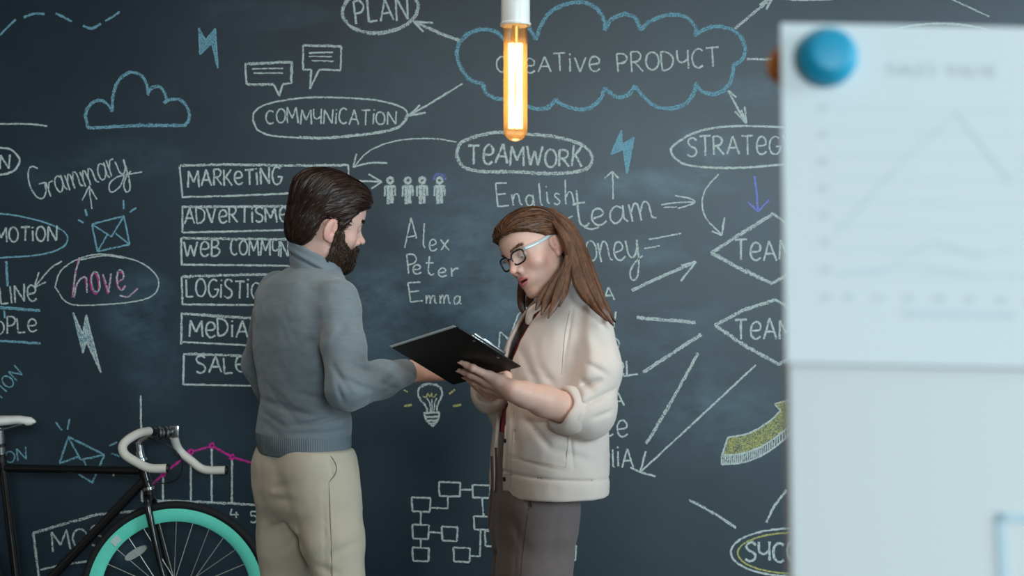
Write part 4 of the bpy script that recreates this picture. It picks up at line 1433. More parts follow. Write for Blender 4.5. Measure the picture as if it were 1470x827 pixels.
M_seam_b = mat_basic('dark_beige_thread', srgb(120, 106, 84), 0.9)
tr_m = bpy.data.objects['trousers']
seam('pocket_edge', trousers, [(475, 655), (482, 667), (482, 679), (472, 693)], 0.0013, M_seam_b, tr_m, 3.2, 3.7, 'stitched slant pocket edge')
seam('side_seam', trousers, [(472, 693), (474, 740), (476, 790), (477, 835)], 0.0009, M_seam_b, tr_m, 3.2, 3.7, 'stitched side seam', 0.0006)
M_shoe = mat_basic('brown_leather', srgb(88, 62, 44), 0.45, var=0.15, scale=25, bump=0.1)
for a in (mAR, mAL):
    def shoe(p, a=a):
        b = a + np.array([0, 0, -.045])
        d = cap(p, b - Fm * .045, b + Fm * .19, .043, .036)
        d = smin(d, cap(p, a + [0, 0, .02], b, .046, .045), 0.03)
        d = smax(d, 0.002 - p[2], 0.004)
        return d
    sdf_obj('shoe', shoe, (a[0] - .12, a[1] - .12, -0.01), (a[0] + .28, a[1] + .28, .18), 0.006, M_shoe, man, smooth_it=1)

# --- hair and beard
M_hair_m = hair_mat('dark_brown_hair', srgb(22, 13, 10), srgb(60, 37, 27), 0.42)


def man_cap(p):
    x, y, z = p
    d = ell(p, (0, 0.003, 0.054), (0.0800, 0.1025, 0.087))
    d = smin(d, ell(p, (0, 0.050, 0.094), (0.060, 0.054, 0.034)), 0.03)          # swept-up front
    d = smin(d, ell(p, (0, -0.050, -0.004), (0.058, 0.044, 0.060)), 0.03)           # nape
    d = smin(d, ell(p, (0, -0.03, 0.09), (0.07, 0.07, 0.05)), 0.03)
    line = np.interp(y, [-.12, -.035, -.030, 0.006, 0.010, 0.032, 0.038, 0.060, 0.085, 0.11],
                     [-.066, -.052, 0.030, 0.034, -0.018, -0.018, 0.040, 0.066, 0.078, 0.080]).astype(F32)
    return smax(d, (line - z) * 0.75, 0.006)


cV, cQ = mesh_sdf(man_cap, (-.11, -.13, -.09), (.11, .14, .17), 0.003)
cV = relax(cV, cQ, 1)
rng = np.random.default_rng(3)
roots = surface_points(man_cap, (-.1, -.12, -.07), (.1, .13, .16), 5200, rng)


def man_dir(p):
    x, y, z = p[:, 0], p[:, 1], p[:, 2]
    d = np.zeros_like(p)
    d[:, 1] = -1.0
    d[:, 0] = np.sign(x) * 0.25 * (z < 0.11) + 0.25 * (z > 0.11)
    d[:, 2] = np.where(y > 0.05, 0.1, -0.5 - 1.0 * (y < -0.03) - 0.9 * (z < 0.04))
    return d


sV, sQ = strands(man_cap, roots, man_dir, 9, 0.045, 0.0035, 0.0017, rng)
V, Q = join_np([(cV, cQ), (sV, sQ)])
link('hair', mesh_np('hair', to_world(V, M_man), Q), M_hair_m, man)


def man_beard(p):
    x, y, z = p
    ax = np.abs(x)
    q = (ax, y, z)
    d = f_man(p) - 0.0065                                   # grows out of the skin of the jaw
    d = smin(d, ell(p, (0, 0.078, -0.080), (0.034, 0.030, 0.026)), 0.012)
    d = smin(d, cap(q, (0.050, 0.012, -0.050), (0.020, 0.066, -0.078), 0.022, 0.022), 0.012)
    d = smin(d, cap(q, (0.006, 0.1020, -0.0375), (0.027, 0.084, -0.054), 0.0062, 0.007), 0.006)
    cl = np.interp(y, [0.0, 0.034, 0.042, 0.070, 0.088, 0.11], [0.006, 0.006, -0.018, -0.039, -0.031, -0.031]).astype(F32)
    d = smax(d, (z - cl) * 0.8, 0.005)
    d = smax(d, (0.006 - y) * 1.0, 0.006)                  # in front of the ear
    nl = np.interp(y, [0.0, 0.05, 0.10], [-0.078, -0.104, -0.115]).astype(F32)
    d = smax(d, nl - z, 0.008)
    return smax(d, -ell(p, (0, 0.104, -0.0505), (0.017, 0.016, 0.0065)), 0.004)


dV, dQ = mesh_sdf(man_beard, (-.10, -.04, -.15), (.10, .13, .02), 0.003)
roots = surface_points(man_beard, (-.09, -.03, -.14), (.09, .125, .01), 4200, rng)


def beard_dir(p):
    d = np.zeros_like(p)
    d[:, 2] = -1.0
    d[:, 1] = 0.25
    d[:, 0] = -p[:, 0] * 3
    return d


sV, sQ = strands(man_beard, roots, beard_dir, 5, 0.010, 0.003, 0.0011, rng, jitter=0.25)
V, Q = join_np([(dV, dQ), (sV, sQ)])
M_beard = hair_mat('dark_brown_beard', srgb(26, 17, 13), srgb(66, 44, 32), 0.5)
link('beard', mesh_np('beard', to_world(V, M_man), Q), M_beard, man)


def brow_obj(g, M, fh, mat, parent, z0, arch, n, seed):
    rg = np.random.default_rng(seed)
    s = g['s']
    for sx in (-1, 1):
        t = rg.random(n)
        xx = sx * (0.014 + 0.036 * t) * s
        zz = (z0 + arch * np.sin(t * 2.4) + rg.normal(0, 0.0013, n)) * s
        q = np.stack([xx, np.full(n, 0.085 * s), zz], 1)
        for _ in range(5):
            gr = grad(fh, q)
            q[:, 1] -= ev(fh, q) / np.maximum(np.abs(gr[:, 1]), 0.3) * np.sign(gr[:, 1])
        dd = lambda p: np.tile(np.array([sx * 1.0, 0, 0.25]), (len(p), 1)) * 1.0
        V, Q = strands(fh, q, dd, 4, 0.011 * s, 0.0012, 0.0011, rg, jitter=0.15)
        link('eyebrow', mesh_np('eyebrow', to_world(V, M), Q), mat, parent)


brow_obj(GM, M_man, f_man, M_hair_m, man, 0.0355, 0.005, 260, 4)
# ------------------------------------------------------------------ clipboard geometry (the woman holds it, so its plane comes first)
cbB, cbA, cbC = v3(P(657, 470, 3.10)), v3(P(563, 500, 3.30)), v3(P(747, 527, 3.19))
cbU = (cbA - cbB) / np.linalg.norm(cbA - cbB)      # along the long side, away from the clip
cbV = (cbC - cbB) - cbU * np.dot(cbC - cbB, cbU); cbV /= np.linalg.norm(cbV)
cbN = np.cross(cbV, cbU)                             # out of the writing side
if cbN[2] < 0:
    cbN = -cbN
CB_L, CB_W = np.linalg.norm(cbA - cbB), np.linalg.norm(cbC - cbB)


def on_board(px, py, lift=0.0):
    """point where the line of sight through a pixel meets the underside of the clipboard, lifted towards the viewer"""
    o = np.array([0, 0, CAM_H])
    d = v3(P(px, py, 1.0)) - o
    t = np.dot(cbB - cbN * lift - o, cbN) / np.dot(d, cbN)
    return o + d * t


# ------------------------------------------------------------------ the woman in the cream jacket
WY = 3.50
woman = empty('person', (P(770, 600, WY).x, WY, 0), 'woman in glasses and cream jacket holding a black clipboard', 'person')
SK_W = srgb(216, 174, 158)
GF = dict(s=0.88, face_w=0.0585, jaw_w=0.044, chin_z=-0.089, chin_r=0.0115, brow_k=0.013, nose_l=0.003, lid=(-0.0065, 0.0020), lip_w=0.0235, lip=1.2, mouth=0.0022,
          neck=((0, -0.035, -0.16),), neck_r=0.046, gaze=60)
W_YAW, W_PITCH, W_ROLL = 130, -19, 19
Rw_ = rotm(0, 0, W_YAW) @ rotm(W_PITCH, 0, 0) @ rotm(0, W_ROLL, 0)
M_wom = Matrix.Translation(P(775, 365.5, 3.50)) @ Rw_.to_4x4()
nbw = M_wom.inverted() @ P(812, 432, 3.52)
GF['neck'] = (tuple(np.array(nbw) / GF['s']),)
f_wom, _ = head_sdf(GF)
hV, hQ = mesh_sdf(f_wom, (-.11, -.17, -.24), (.11, .14, .14), 0.002)
hV = relax(hV, hQ, 1)
hT = face_tint(GF, SK_W, srgb(200, 108, 112), srgb(232, 150, 135))(hV)
hW = to_world(hV, M_wom)

Fw = np.array([-math.cos(math.radians(20)), -math.sin(math.radians(20)), 0])
Lw = np.array([-Fw[1], Fw[0], 0])
YAWW = -70
wc = v3(P(822, 446, WY))
wSL, wSR = wc + Lw * 0.140 + [0, 0, -.03], wc - Lw * 0.140 + [0, 0, -.02]
wEL, wWL = v3(P(842, 596, 3.335)), v3(P(737, 561, 3.215))
wER, wWR = v3(P(738, 600, 3.64)), v3(P(690, 546, 3.43))
wHL, wHR = v3(P(772, 735, 3.43)), v3(P(762, 735, 3.58))
wKL, wKR = v3(P(762, 900, 3.42)), v3(P(756, 900, 3.58))
wAL, wAR = v3((0.09, 3.44, 0.08)), v3((0.02, 3.60, 0.08))


def wrow(py, xl, xr, a, b, dy=0.0):
    c = P((xl + xr) / 2, py, WY)
    return (c.z, c.x, WY + dy, a, b, YAWW)


def woman_body(p):
    d = loft(p, [wrow(760, 712, 822, .15, .095), wrow(700, 716, 815, .13, .085), wrow(620, 722, 812, .11, .072), wrow(560, 724, 826, .12, .075), wrow(500, 734, 858, .12, .078),
                 wrow(460, 768, 866, .10, .06), wrow(432, 790, 850, .06, .045)])
    d = smin(d, chain(p, [wSL, wEL, v3(P(800, 583, 3.285)), wWL], [.030, .030, .025, .018], 0.015), 0.02)
    d = smin(d, chain(p, [wSR, wER, wWR], [.030, .030, .025], 0.015), 0.02)
    for h, k, a in ((wHL, wKL, wAL), (wHR, wKR, wAR)):
        d = smin(d, chain(p, [h, k, a], [.072, .045, .03], 0.02), 0.03)
        d = smin(d, cap(p, a + np.array([0, 0, -.03]), a + Fw * 0.15 + np.array([0, 0, -0.052]), .030, .022), 0.02)
    return d


bV, bQ = mesh_sdf(woman_body, (-0.25, 3.1, 0.0), (0.36, 3.9, 1.48), 0.0075)

# left hand under the board: back of the hand to the viewer, fingertips on the black board
r_f = 0.0078
FIN = {'index': [(703, 540), (679, 528.5), (669.5, 524), (662.5, 520.5)], 'middle': [(699, 548), (676, 538), (667, 534.5), (659.5, 532)],
       'ring': [(701, 557), (682, 549), (674.5, 545), (668, 542)], 'little': [(706, 565), (694, 560), (689.5, 555), (687, 550)]}
FLIFT = {'index': (.022, .017, .011, .008), 'middle': (.026, .020, .012, .008), 'ring': (.026, .019, .012, .008), 'little': (.022, .016, .009, .006)}
FPTS = {k: [on_board(*q, lift=l) for q, l in zip(FIN[k], FLIFT[k])] for k in FIN}
FR = {'index': .0082, 'middle': .0084, 'ring': .0079, 'little': .0068}


def woman_hand(p):
    mid = wWL * .35 + (FPTS['index'][0] + FPTS['little'][0]) / 2 * .65
    d = chain(p, [wEL * .7 + wWL * .3, wEL * .4 + wWL * .6, wEL * .15 + wWL * .85, wWL], [.0385, .0345, .0272, .0240], 0.02)
    for k, s_ in (('index', 0.008), ('middle', 0.003), ('ring', -0.003), ('little', -0.008)):
        base = wWL + (FPTS['index'][0] - FPTS['little'][0]) / np.linalg.norm(FPTS['index'][0] - FPTS['little'][0]) * s_ * 1.2
        d = smin(d, cap(p, base, FPTS[k][0], .0185, .0125), 0.012)
    f_ = None
    for k in FPTS:
        r = FR[k]
        c = chain(p, FPTS[k], [r * 1.25, r * 1.04, r * .94, r * .70], 0.003)
        c = smin(c, sph(p, FPTS[k][1], r * 1.08), 0.004)
        f_ = c if f_ is None else smin(f_, c, 0.0025)
    d = smin(d, f_, 0.006)
    # thumb over the edge onto the writing side
    t0 = wWL * .45 + FPTS['index'][0] * .55
    e = on_board(723, 539, -0.017)
    d = smin(d, chain(p, [t0, on_board(727, 541, 0.004), e, on_board(702, 523, -0.0165)], [.0145, .0125, .0108, .0085], 0.006), 0.010)
    return d


allp = np.array([q for k in FPTS for q in FPTS[k]] + [wWL, wEL * .62 + wWL * .38])
lV, lQ = mesh_sdf(woman_hand, allp.min(0) - .05, allp.max(0) + .05, 0.0019)
lV = relax(lV, lQ, 1)


def hand_tint(V):
    c = flat_tint(V, srgb(220, 176, 158))
    for k in FPTS:
        tip, dip, mcp, pip = FPTS[k][3], FPTS[k][2], FPTS[k][0], FPTS[k][1]
        for q, w, s_ in ((pip, .25, .008), (mcp, .22, .010), (tip, .3, .008)):
            g_ = w * np.exp(-(np.linalg.norm(V - q, axis=1) / s_) ** 2)
            c[:, :3] = c[:, :3] * (1 - g_[:, None]) + np.array(srgb(222, 140, 122)) * g_[:, None]
    return c


# right hand under the far side of the board, closed on its edge
def woman_far_hand(p):
    hdv = v3(P(660, 516, 3.37)) - wWR
    hdv = hdv / np.linalg.norm(hdv)
    up = np.array([0, 0, 1.0]); up -= hdv * up.dot(hdv); up /= np.linalg.norm(up)
    nn = np.cross(hdv, up)
    d = cap(p, wWR - hdv * .05, wWR, .026, .0235)
    for i, o in enumerate((.020, .007, -.007, -.019)):
        k0 = wWR + hdv * .07 + up * o
        d = smin(d, cap(p, wWR + up * o * .5, k0, .0165, .0115), 0.012)
        k1 = k0 + hdv * .03 + nn * .008
        k2 = k1 + hdv * .018 + nn * .014
        k3 = k2 + hdv * .004 + nn * .016
        d = smin(d, finger(p, [k0, k1, k2, k3], .0078), 0.004)
    d = smin(d, chain(p, [wWR + hdv * .02 + up * .016, wWR + hdv * .05 + up * .034, wWR + hdv * .08 + up * .036], [.013, .0105, .008], 0.004), 0.008)
    return d


fV, fQ = mesh_sdf(woman_far_hand, wWR - .13, wWR + .13, 0.003)
wbody = skin_parts('body', [(hW, hQ), (bV, bQ), (lV, lQ), (fV, fQ)], woman, [hT, flat_tint(bV, srgb(232, 188, 166)), hand_tint(lV), flat_tint(fV, srgb(232, 186, 164))])
eye_meshes(GF, M_wom, woman)
# nails
M_nail = mat_basic('nail_polish', srgb(228, 182, 172), 0.2, var=0.03, coat=0.5)
for k in FPTS:
    tip, dip = FPTS[k][3], FPTS[k][2]
    t_ = (tip - dip) / np.linalg.norm(tip - dip)
    out = -cbN - t_ * np.dot(-cbN, t_); out /= np.linalg.norm(out)
    c0 = tip + out * FR[k] * .50 + t_ * .001
    sd = np.cross(t_, out)
    Rn = [[sd[i], t_[i], out[i]] for i in range(3)]
    Rl = [[Rn[i][j] for j in range(3)] for i in range(3)]
    sdf_obj('fingernail', lambda p, c0=c0, Rl=Rl: ell(p, c0, (0.0046, 0.0086, 0.0020), Rl), c0 - .012, c0 + .012, 0.0009, M_nail, woman, smooth_it=1)

# --- hair
M_hair_w = hair_mat('chestnut_hair', srgb(42, 25, 17), srgb(126, 82, 57), 0.36, (3.0, 3.0, 0.22))
sW = GF['s']


def wom_cap(p):
    x, y, z = p[0] / sW, p[1] / sW, p[2] / sW
    d = ell((x, y, z), (0, -0.002, 0.050), (0.0835, 0.106, 0.091))
    d = smin(d, ell((x, y, z), (0.0, 0.052, 0.088), (0.064, 0.054, 0.036)), 0.03)
    d = smin(d, ell((x, y, z), (0, -0.046, -0.02), (0.068, 0.045, 0.075)), 0.03)
    line = np.interp(y, [-.14, -.034, -.028, 0.000, 0.012, 0.030, 0.060, 0.085, 0.12], [-.11, -.105, 0.022, 0.034, 0.040, 0.054, 0.074, 0.088, 0.092]).astype(F32)
    return smax(d, (line - z) * 0.75, 0.006) * sW


cV, cQ = mesh_sdf(wom_cap, (-.11, -.13, -.13), (.11, .14, .16), 0.003)
cV = relax(cV, cQ, 1)
rng = np.random.default_rng(8)
roots = surface_points(wom_cap, (-.1, -.12, -.11), (.1, .13, .15), 5200, rng)


def wom_dir(p):
    y, z = p[:, 1], p[:, 2]
    d = np.zeros_like(p)
    b = np.clip((y + 0.045) / 0.05, 0, 1)
    d[:, 1] = -1.0 * b - 0.30
    d[:, 2] = -0.30 * b - 1.2 * (1 - b)
    d[:, 0] = np.where(p[:, 0] > -0.02, 0.45, -0.35) * (z > 0.08)
    return d


sV, sQ = strands(wom_cap, roots, wom_dir, 10, 0.075, 0.003, 0.0016, rng, jitter=0.05)
hair_parts = [(to_world(cV, M_wom), cQ), (to_world(sV, M_wom), sQ)]


def px3(lst):
    return [tuple(P(a, b, c)) for a, b, c in lst]


LOCKS = [   # guide in pixels + depth, half widths (m), half thickness (m), ribbons
    # long fall behind the ear over the shoulder and back: several locks with their own tips
    ([(790, 303, 3.50), (814, 328, 3.455), (831, 365, 3.42), (847, 408, 3.35), (864, 442, 3.30), (881, 468, 3.295)], (.006, .014, .018, .016, .011, .002), (.004, .014, .024, .020, .012, .003), 460),
    ([(795, 318, 3.46), (812, 342, 3.425), (824, 374, 3.40), (836, 410, 3.345), (852, 438, 3.305), (872, 461, 3.285)], (.006, .012, .016, .014, .010, .002), (.004, .012, .020, .018, .010, .003), 400),
    ([(790, 300, 3.54), (818, 325, 3.52), (838, 368, 3.48), (857, 415, 3.41), (871, 443, 3.36), (883, 462, 3.32)], (.006, .012, .015, .012, .008, .002), (.004, .02, .034, .028, .014, .004), 420),
    ([(816, 336, 3.425), (822, 362, 3.41), (825, 386, 3.385), (829, 407, 3.35), (840, 428, 3.315), (858, 447, 3.295)], (.003, .008, .011, .010, .008, .002), (.003, .010, .016, .013, .009, .003), 260),
    # near lock from behind the ear falling forward under the jaw
    ([(819, 350, 3.415), (820, 376, 3.395), (809, 402, 3.37), (800, 428, 3.335), (787, 457, 3.312)], (.006, .010, .013, .012, .002), (.016, .018, .016, .011, .003), 380),
    ([(817, 362, 3.42), (809, 388, 3.40), (795, 412, 3.375), (784, 434, 3.345), (777, 452, 3.33)], (.006, .010, .012, .010, .002), (.014, .016, .014, .010, .003), 320),
    ([(814, 374, 3.425), (802, 396, 3.405), (786, 416, 3.38), (775, 432, 3.36), (769, 445, 3.35)], (.005, .010, .011, .008, .002), (.012, .014, .012, .008, .003), 260),
    ([(814, 370, 3.40), (815, 395, 3.375), (810, 420, 3.345), (803, 440, 3.32)], (.006, .009, .009, .002), (.012, .012, .010, .003), 200),
    # far lock beside the chin
    ([(754, 385, 3.58), (749, 415, 3.58), (749, 438, 3.575), (756, 458, 3.565)], (.008, .011, .010, .002), (.012, .012, .010, .003), 240),
    ([(768, 410, 3.57), (761, 428, 3.57), (760, 440, 3.565), (766, 452, 3.555)], (.012, .010, .007, .002), (.012, .010, .008, .003), 200),
]
for g_, w_, t_, n_ in LOCKS:
    gw = px3(g_)
    hair_parts.append(lock_mesh(gw, w_, t_, int(n_ * 1.7), rng, width=0.0012))
    gs = spline(gw, 4)
    uu = np.linspace(0, 1, len(gs))
    ww = np.interp(uu, np.linspace(0, 1, len(w_)), w_)
    tt = np.interp(uu, np.linspace(0, 1, len(t_)), t_)
    # solid core so that the lock never looks see-through
    core = MB()
    core_pts = [Vector(q) for q in gs]
    vs, fs = [], []
    for i, q in enumerate(core_pts):
        a = core_pts[max(i - 1, 0)]; b = core_pts[min(i + 1, len(core_pts) - 1)]
        T_ = (b - a).normalized(); S_ = T_.cross(Vector((0, 1, 0))).normalized(); D_ = S_.cross(T_)
        for k in range(12):
            q_ = 2 * math.pi * k / 12
            fd_ = min(1.0, 0.15 + i / (0.22 * len(core_pts)))
            vs.append(q + S_ * (fd_ * ww[i] * .62 * math.cos(q_)) + D_ * (fd_ * tt[i] * .6 * math.sin(q_)))
    for i in range(len(core_pts) - 1):
        for k in range(12):
            fs.append((i * 12 + k, i * 12 + (k + 1) % 12, i * 12 + 12 + (k + 1) % 12, i * 12 + 12 + k))
    hair_parts.append((np.array([tuple(q) for q in vs]), np.array(fs)))
V, Q = join_np(hair_parts)
link('hair', mesh_np('hair', V, Q), M_hair_w, woman)
M_brow_w = hair_mat('brown_brow', srgb(84, 54, 40), srgb(124, 88, 66), 0.5)
brow_obj(GF, M_wom, f_wom, M_brow_w, woman, 0.0365, 0.006, 120, 9)

# --- glasses
M_frame = mat_basic('black_acetate', srgb(18, 18, 20), 0.25, var=0.1, coat=0.3)
M_temple = mat_basic('silver_temple', srgb(172, 184, 190), 0.3, metal=0.35, var=0.05)
m_lens, nt, b = new_mat('lens_glass')
b.inputs['Base Color'].default_value = (0.9, 0.95, 1, 1); b.inputs['Roughness'].default_value = 0.03; b.inputs['Alpha'].default_value = 0.06
glasses_root = None
rims = MB()
lenses = []
for sx in (-1, 1):
    loop = []
    for k in range(40):
        q = 2 * math.pi * k / 40
        cx, sz = math.cos(q), math.sin(q)
        ex = 2 / 3.0
        u = 0.0255 * math.copysign(abs(cx) ** ex, cx)
        w = 0.0185 * math.copysign(abs(sz) ** ex, sz)
        u += 0.0028 * (w > 0) * math.copysign(1, 1) * (w / 0.0185) * (1 if cx * 1 > 0 else 0.2)
        X = sx * (0.0325 + u)
        loop.append(M_wom @ Vector((X * sW, (0.1035 - 2.2 * X * X) * sW, (0.0135 + w + 0.0015) * sW)))
    rims.tube(loop, 0.0023, 10, closed=True)
    lenses.append(loop)
br = [M_wom @ Vector((x * sW, (0.1075 - 3.5 * x * x) * sW, (0.0215 - 22 * x * x) * sW)) for x in np.linspace(-0.0085, 0.0085, 9)]
rims.tube(br, 0.0018, 10)
glasses = rims.build('glasses_frame', M_frame, woman, 'black rimmed glasses with pale temples')
for loop in lenses:
    c_ = sum(loop, Vector()) / len(loop)
    nrm_ = (loop[10] - loop[0]).cross(loop[20] - loop[0]).normalized() * 0.0006
    vs = [q + nrm_ for q in loop] + [q - nrm_ for q in loop]
    n_ = len(loop)
    MB().add(vs, [tuple(range(n_)), tuple(range(2 * n_ - 1, n_ - 1, -1))] + [(k, (k + 1) % n_, n_ + (k + 1) % n_, n_ + k) for k in range(n_)]).build('lens', m_lens, glasses, 'clear spectacle lens')
for sx in (-1, 1):
    pts = [M_wom @ (Vector((sx * x, y, z)) * sW) for x, y, z in ((0.0605, 0.0945, 0.026), (0.068, 0.086, 0.027), (0.0735, 0.06, 0.027), (0.077, 0.03, 0.0285), (0.0795, 0.006, 0.031), (0.081, -0.012, 0.030), (0.081, -0.028, 0.012))]
    t_ = MB()
    sp = spline(pts, 6)
    for i in range(len(sp) - 1):
        pass
    t_.tube([Vector(q) for q in sp], 0.0017, 10, flat=2.3)
    t_.build('temple', M_temple, glasses, 'pale silver temple arm')
MB().lathe([(0, -.004), (.003, -.003), (.0042, 0), (.003, .003), (0, .004)], 14, M_wom @ Matrix.Translation(Vector((0.0795, 0.001, -0.0265)) * sW)).build('earring', mat_basic('dark_metal', srgb(90, 80, 76), 0.3, metal=0.8), woman, 'small stud earring')

# --- clothes
M_cream = mat_basic('cream_twill', srgb(222, 206, 197), 0.85, var=0.035, scale=14, bump=0.18, bscale=420, bdist=0.0006, spec=0.2, sheen=0.2)
M_red = mat_basic('raspberry_jersey', srgb(150, 56, 66), 0.8, var=0.06, scale=30)
M_taupe = mat_basic('taupe_wool', srgb(116, 104, 103), 0.9, var=0.10, scale=60, bump=0.2, bscale=300, bdist=0.0006, spec=0.15, sheen=0.15)
WTRANS = np.array([0, 0, 0])


def top_sdf(p):
    d = loft(p, [wrow(625, 719, 812, .132, .082), wrow(560, 722, 822, .128, .082), wrow(500, 735, 860, .138, .090), wrow(462, 756, 868, .128, .078), wrow(446, 772, 864, .11, .068)])
    return d


sdf_obj('top', top_sdf, (-.15, 3.25, 1.02), (.36, 3.75, 1.42), 0.006, M_red, woman, smooth_it=1, label='raspberry red top under the jacket')

JACKET = [wrow(706, 705, 869, .192, .136), wrow(690, 705, 870, .194, .137), wrow(660, 706, 871, .192, .136), wrow(610, 708, 872, .184, .134), wrow(560, 712, 873, .174, .128),
          wrow(520, 716, 874, .167, .123), wrow(490, 725, 874, .160, .116), wrow(460, 744, 872, .150, .102), wrow(438, 762, 864, .128, .082), wrow(422, 778, 850, .094, .062), wrow(410, 788, 840, .070, .052)]
J_FOLDS = [(700, 678, 890, 690, 2.0, .006), (822, 440, 806, 535, 2.0, .006), (735, 575, 742, 660, 6, .006), (755, 600, 790, 640, 5, .008), (728, 655, 815, 672, 1.8, .004), (815, 600, 822, 670, 1.8, .004), (728, 600, 724, 680, 1.6, .004), (745, 500, 775, 560, 6, .006), (790, 640, 850, 660, 6, .005),
           (850, 630, 858, 690, 7, .003), (770, 520, 800, 560, 6, .004), (760, 470, 775, 520, 6, .002), (742, 532, 800, 545, 2.0, .0015)]
S_FOLDS = [(806, 520, 850, 560, 5, .010), (812, 560, 868, 545, 4, .010), (830, 585, 884, 560, 4, .010), (824, 500, 845, 530, 5, .008), (850, 600, 880, 590, 3, .006), (840, 520, 875, 540, 4, .006), (850, 480, 880, 520, 7, .003), (815, 545, 840, 590, 4, .005)]
wCuff = v3(P(812, 588, 3.30))
wCd = wWL - wEL; wCd /= np.linalg.norm(wCd)
wMid = wEL + wCd * 0.02


def jacket(p):
    x, y, z = p
    d = loft(p, JACKET, n=2.25)
    d = d + folds(p, J_FOLDS, 3.38) * (y < 3.55)
    # hollow body with an open front
    d = smax(d, -(loft(p, [(r[0], r[1], r[2], r[3] - .011, r[4] - .011, r[5]) for r in JACKET], n=2.25)), 0.003)
    cz = P(0, 705, WY).z
    lat = (x - P(787, 600, WY).x) * Lw[0] + (y - WY) * Lw[1]
    fwd = (x - P(792, 600, WY).x) * Fw[0] + (y - WY) * Fw[1]
    half = np.interp(z, [0.9, 1.08, 1.25, 1.38], [0.029, 0.030, 0.032, 0.060]).astype(F32)
    d = smax(d, -np.maximum(np.abs(lat + 0.001) - half, -fwd + 0.02), 0.004)
    d = smax(d, cz + 0.012 * np.sin((x - 0.02) * 9) * 0 - z, 0.004)
    # near sleeve, loose, pushed up and rolled
    s1 = chain(p, [wSL + [-.008, .02, -.002], (wSL + wEL) / 2 + [.004, .0, 0], wEL + [.0, 0, .012]], [.052, .066, .066], 0.03)
    s1 = smin(s1, cap(p, wEL + [0, 0, .012], wCuff + [.006, 0, .004], .064, .056), 0.03)
    s1 = s1 + folds(p, S_FOLDS, 3.28)
    cpl = (x - wCuff[0]) * wCd[0] + (y - wCuff[1]) * wCd[1] + (z - wCuff[2]) * wCd[2]
    s1 = smax(s1, cpl, 0.006)
    s1 = smax(s1, -cap(p, wEL, wCuff + wCd * .08, .040, .044), 0.004)
    # far sleeve
    s2 = chain(p, [wSR, wER, wER * .30 + wWR * .70], [.056, .054, .043], 0.02)
    d = smin(d, s1, 0.016)
    d = smin(d, s2, 0.02)
    return d + 0.0020 * vnoise(x * 20, y * 20, z * 16) + 0.0011 * vnoise(x * 48, y * 48 + 2, z * 40)


jk = sdf_obj('jacket', jacket, (-.16, 3.12, 0.88), (.40, 3.86, 1.47), 0.0036, M_cream, woman, smooth_it=2, label='cream jacket with rolled sleeves')
# rolled cuffs
def ring_sdf(c, ax_, R_, r_, flat=1.9):
    ax_ = np.asarray(ax_) / np.linalg.norm(ax_)

    def f(p):
        x, y, z = p[0] - c[0], p[1] - c[1], p[2] - c[2]
        t = x * ax_[0] + y * ax_[1] + z * ax_[2]
        rr = np.sqrt(np.maximum(x * x + y * y + z * z - t * t, 1e-9))
        d = np.sqrt((rr - R_ + t * .12) ** 2 + (t / flat) ** 2) - r_
        return d * .8 + 0.0022 * vnoise(p[0] * 38, p[1] * 38, p[2] * 38)
    return f


sdf_obj('sleeve_cuff', ring_sdf(wCuff - wCd * .006, wCd, .049, .0105, 2.4), wCuff - .1, wCuff + .1, 0.0032, M_cream, jk, smooth_it=2)
wCd2 = wWR - wER; wCd2 /= np.linalg.norm(wCd2)
wCuff2 = wER * .30 + wWR * .70
sdf_obj('sleeve_cuff', ring_sdf(wCuff2, wCd2, .042, .0105, 2.4), wCuff2 - .1, wCuff2 + .1, 0.0035, M_cream, jk, smooth_it=2)
# collar band
colp = px3([(759, 462, 3.44), (762, 449, 3.41), (778, 438, 3.39), (800, 420, 3.40), (818, 408, 3.44), (826, 402, 3.50), (815, 405, 3.58), (790, 420, 3.62), (766, 440, 3.60), (757, 454, 3.55)])


def jcollar(p):
    pts = [v3(q) for q in spline(colp, 4)]
    d = chain(p, pts, [.0085] * len(pts))
    up = chain(p, [q + [0.0, 0, .008] for q in pts], [.005] * len(pts))
    return smin(d, up, 0.01)


sdf_obj('collar', jcollar, np.min([list(q) for q in colp], 0) - .04, np.max([list(q) for q in colp], 0) + .04, 0.0032, M_cream, jk, smooth_it=2)
M_btn = mat_basic('black_button', srgb(24, 24, 26), 0.3, var=0.1)
for py in (581, 633, 688):
    q = P(721.5 - (py - 581) * .022, py, 3.33)
    hits = None
    # put the stud on the cloth: march along the line of sight
    o_ = np.array([0, 0, CAM_H]); dr = v3(P(727.5 - (py - 581) * .03, py, 1.0)) - o_
    ts = np.linspace(3.0, 3.7, 500)
    pp = o_ + dr * ts[:, None]
    vals = ev(jacket, pp)
    k_ = int(np.argmax(vals < 0.0005)) if (vals < 0.0005).any() else int(np.argmin(vals))
    g_ = grad(jacket, pp[k_:k_ + 1])[0]
    zq = Vector(g_).to_track_quat('Z', 'Y').to_matrix().to_4x4()
    MB().lathe([(0, -.002), (.0058, -.002), (.0062, .001), (.0045, .0028), (0, .003)], 18, Matrix.Translation(Vector(pp[k_])) @ zq).build('button', M_btn, jk, 'small black stud button')

W_TR = [(745, 716, 738, 830, 1.6, .002), (756, 712, 762, 728, 1.8, .004), (800, 730, 790, 800, 7, .003), (730, 735, 760, 790, 7, .003)]


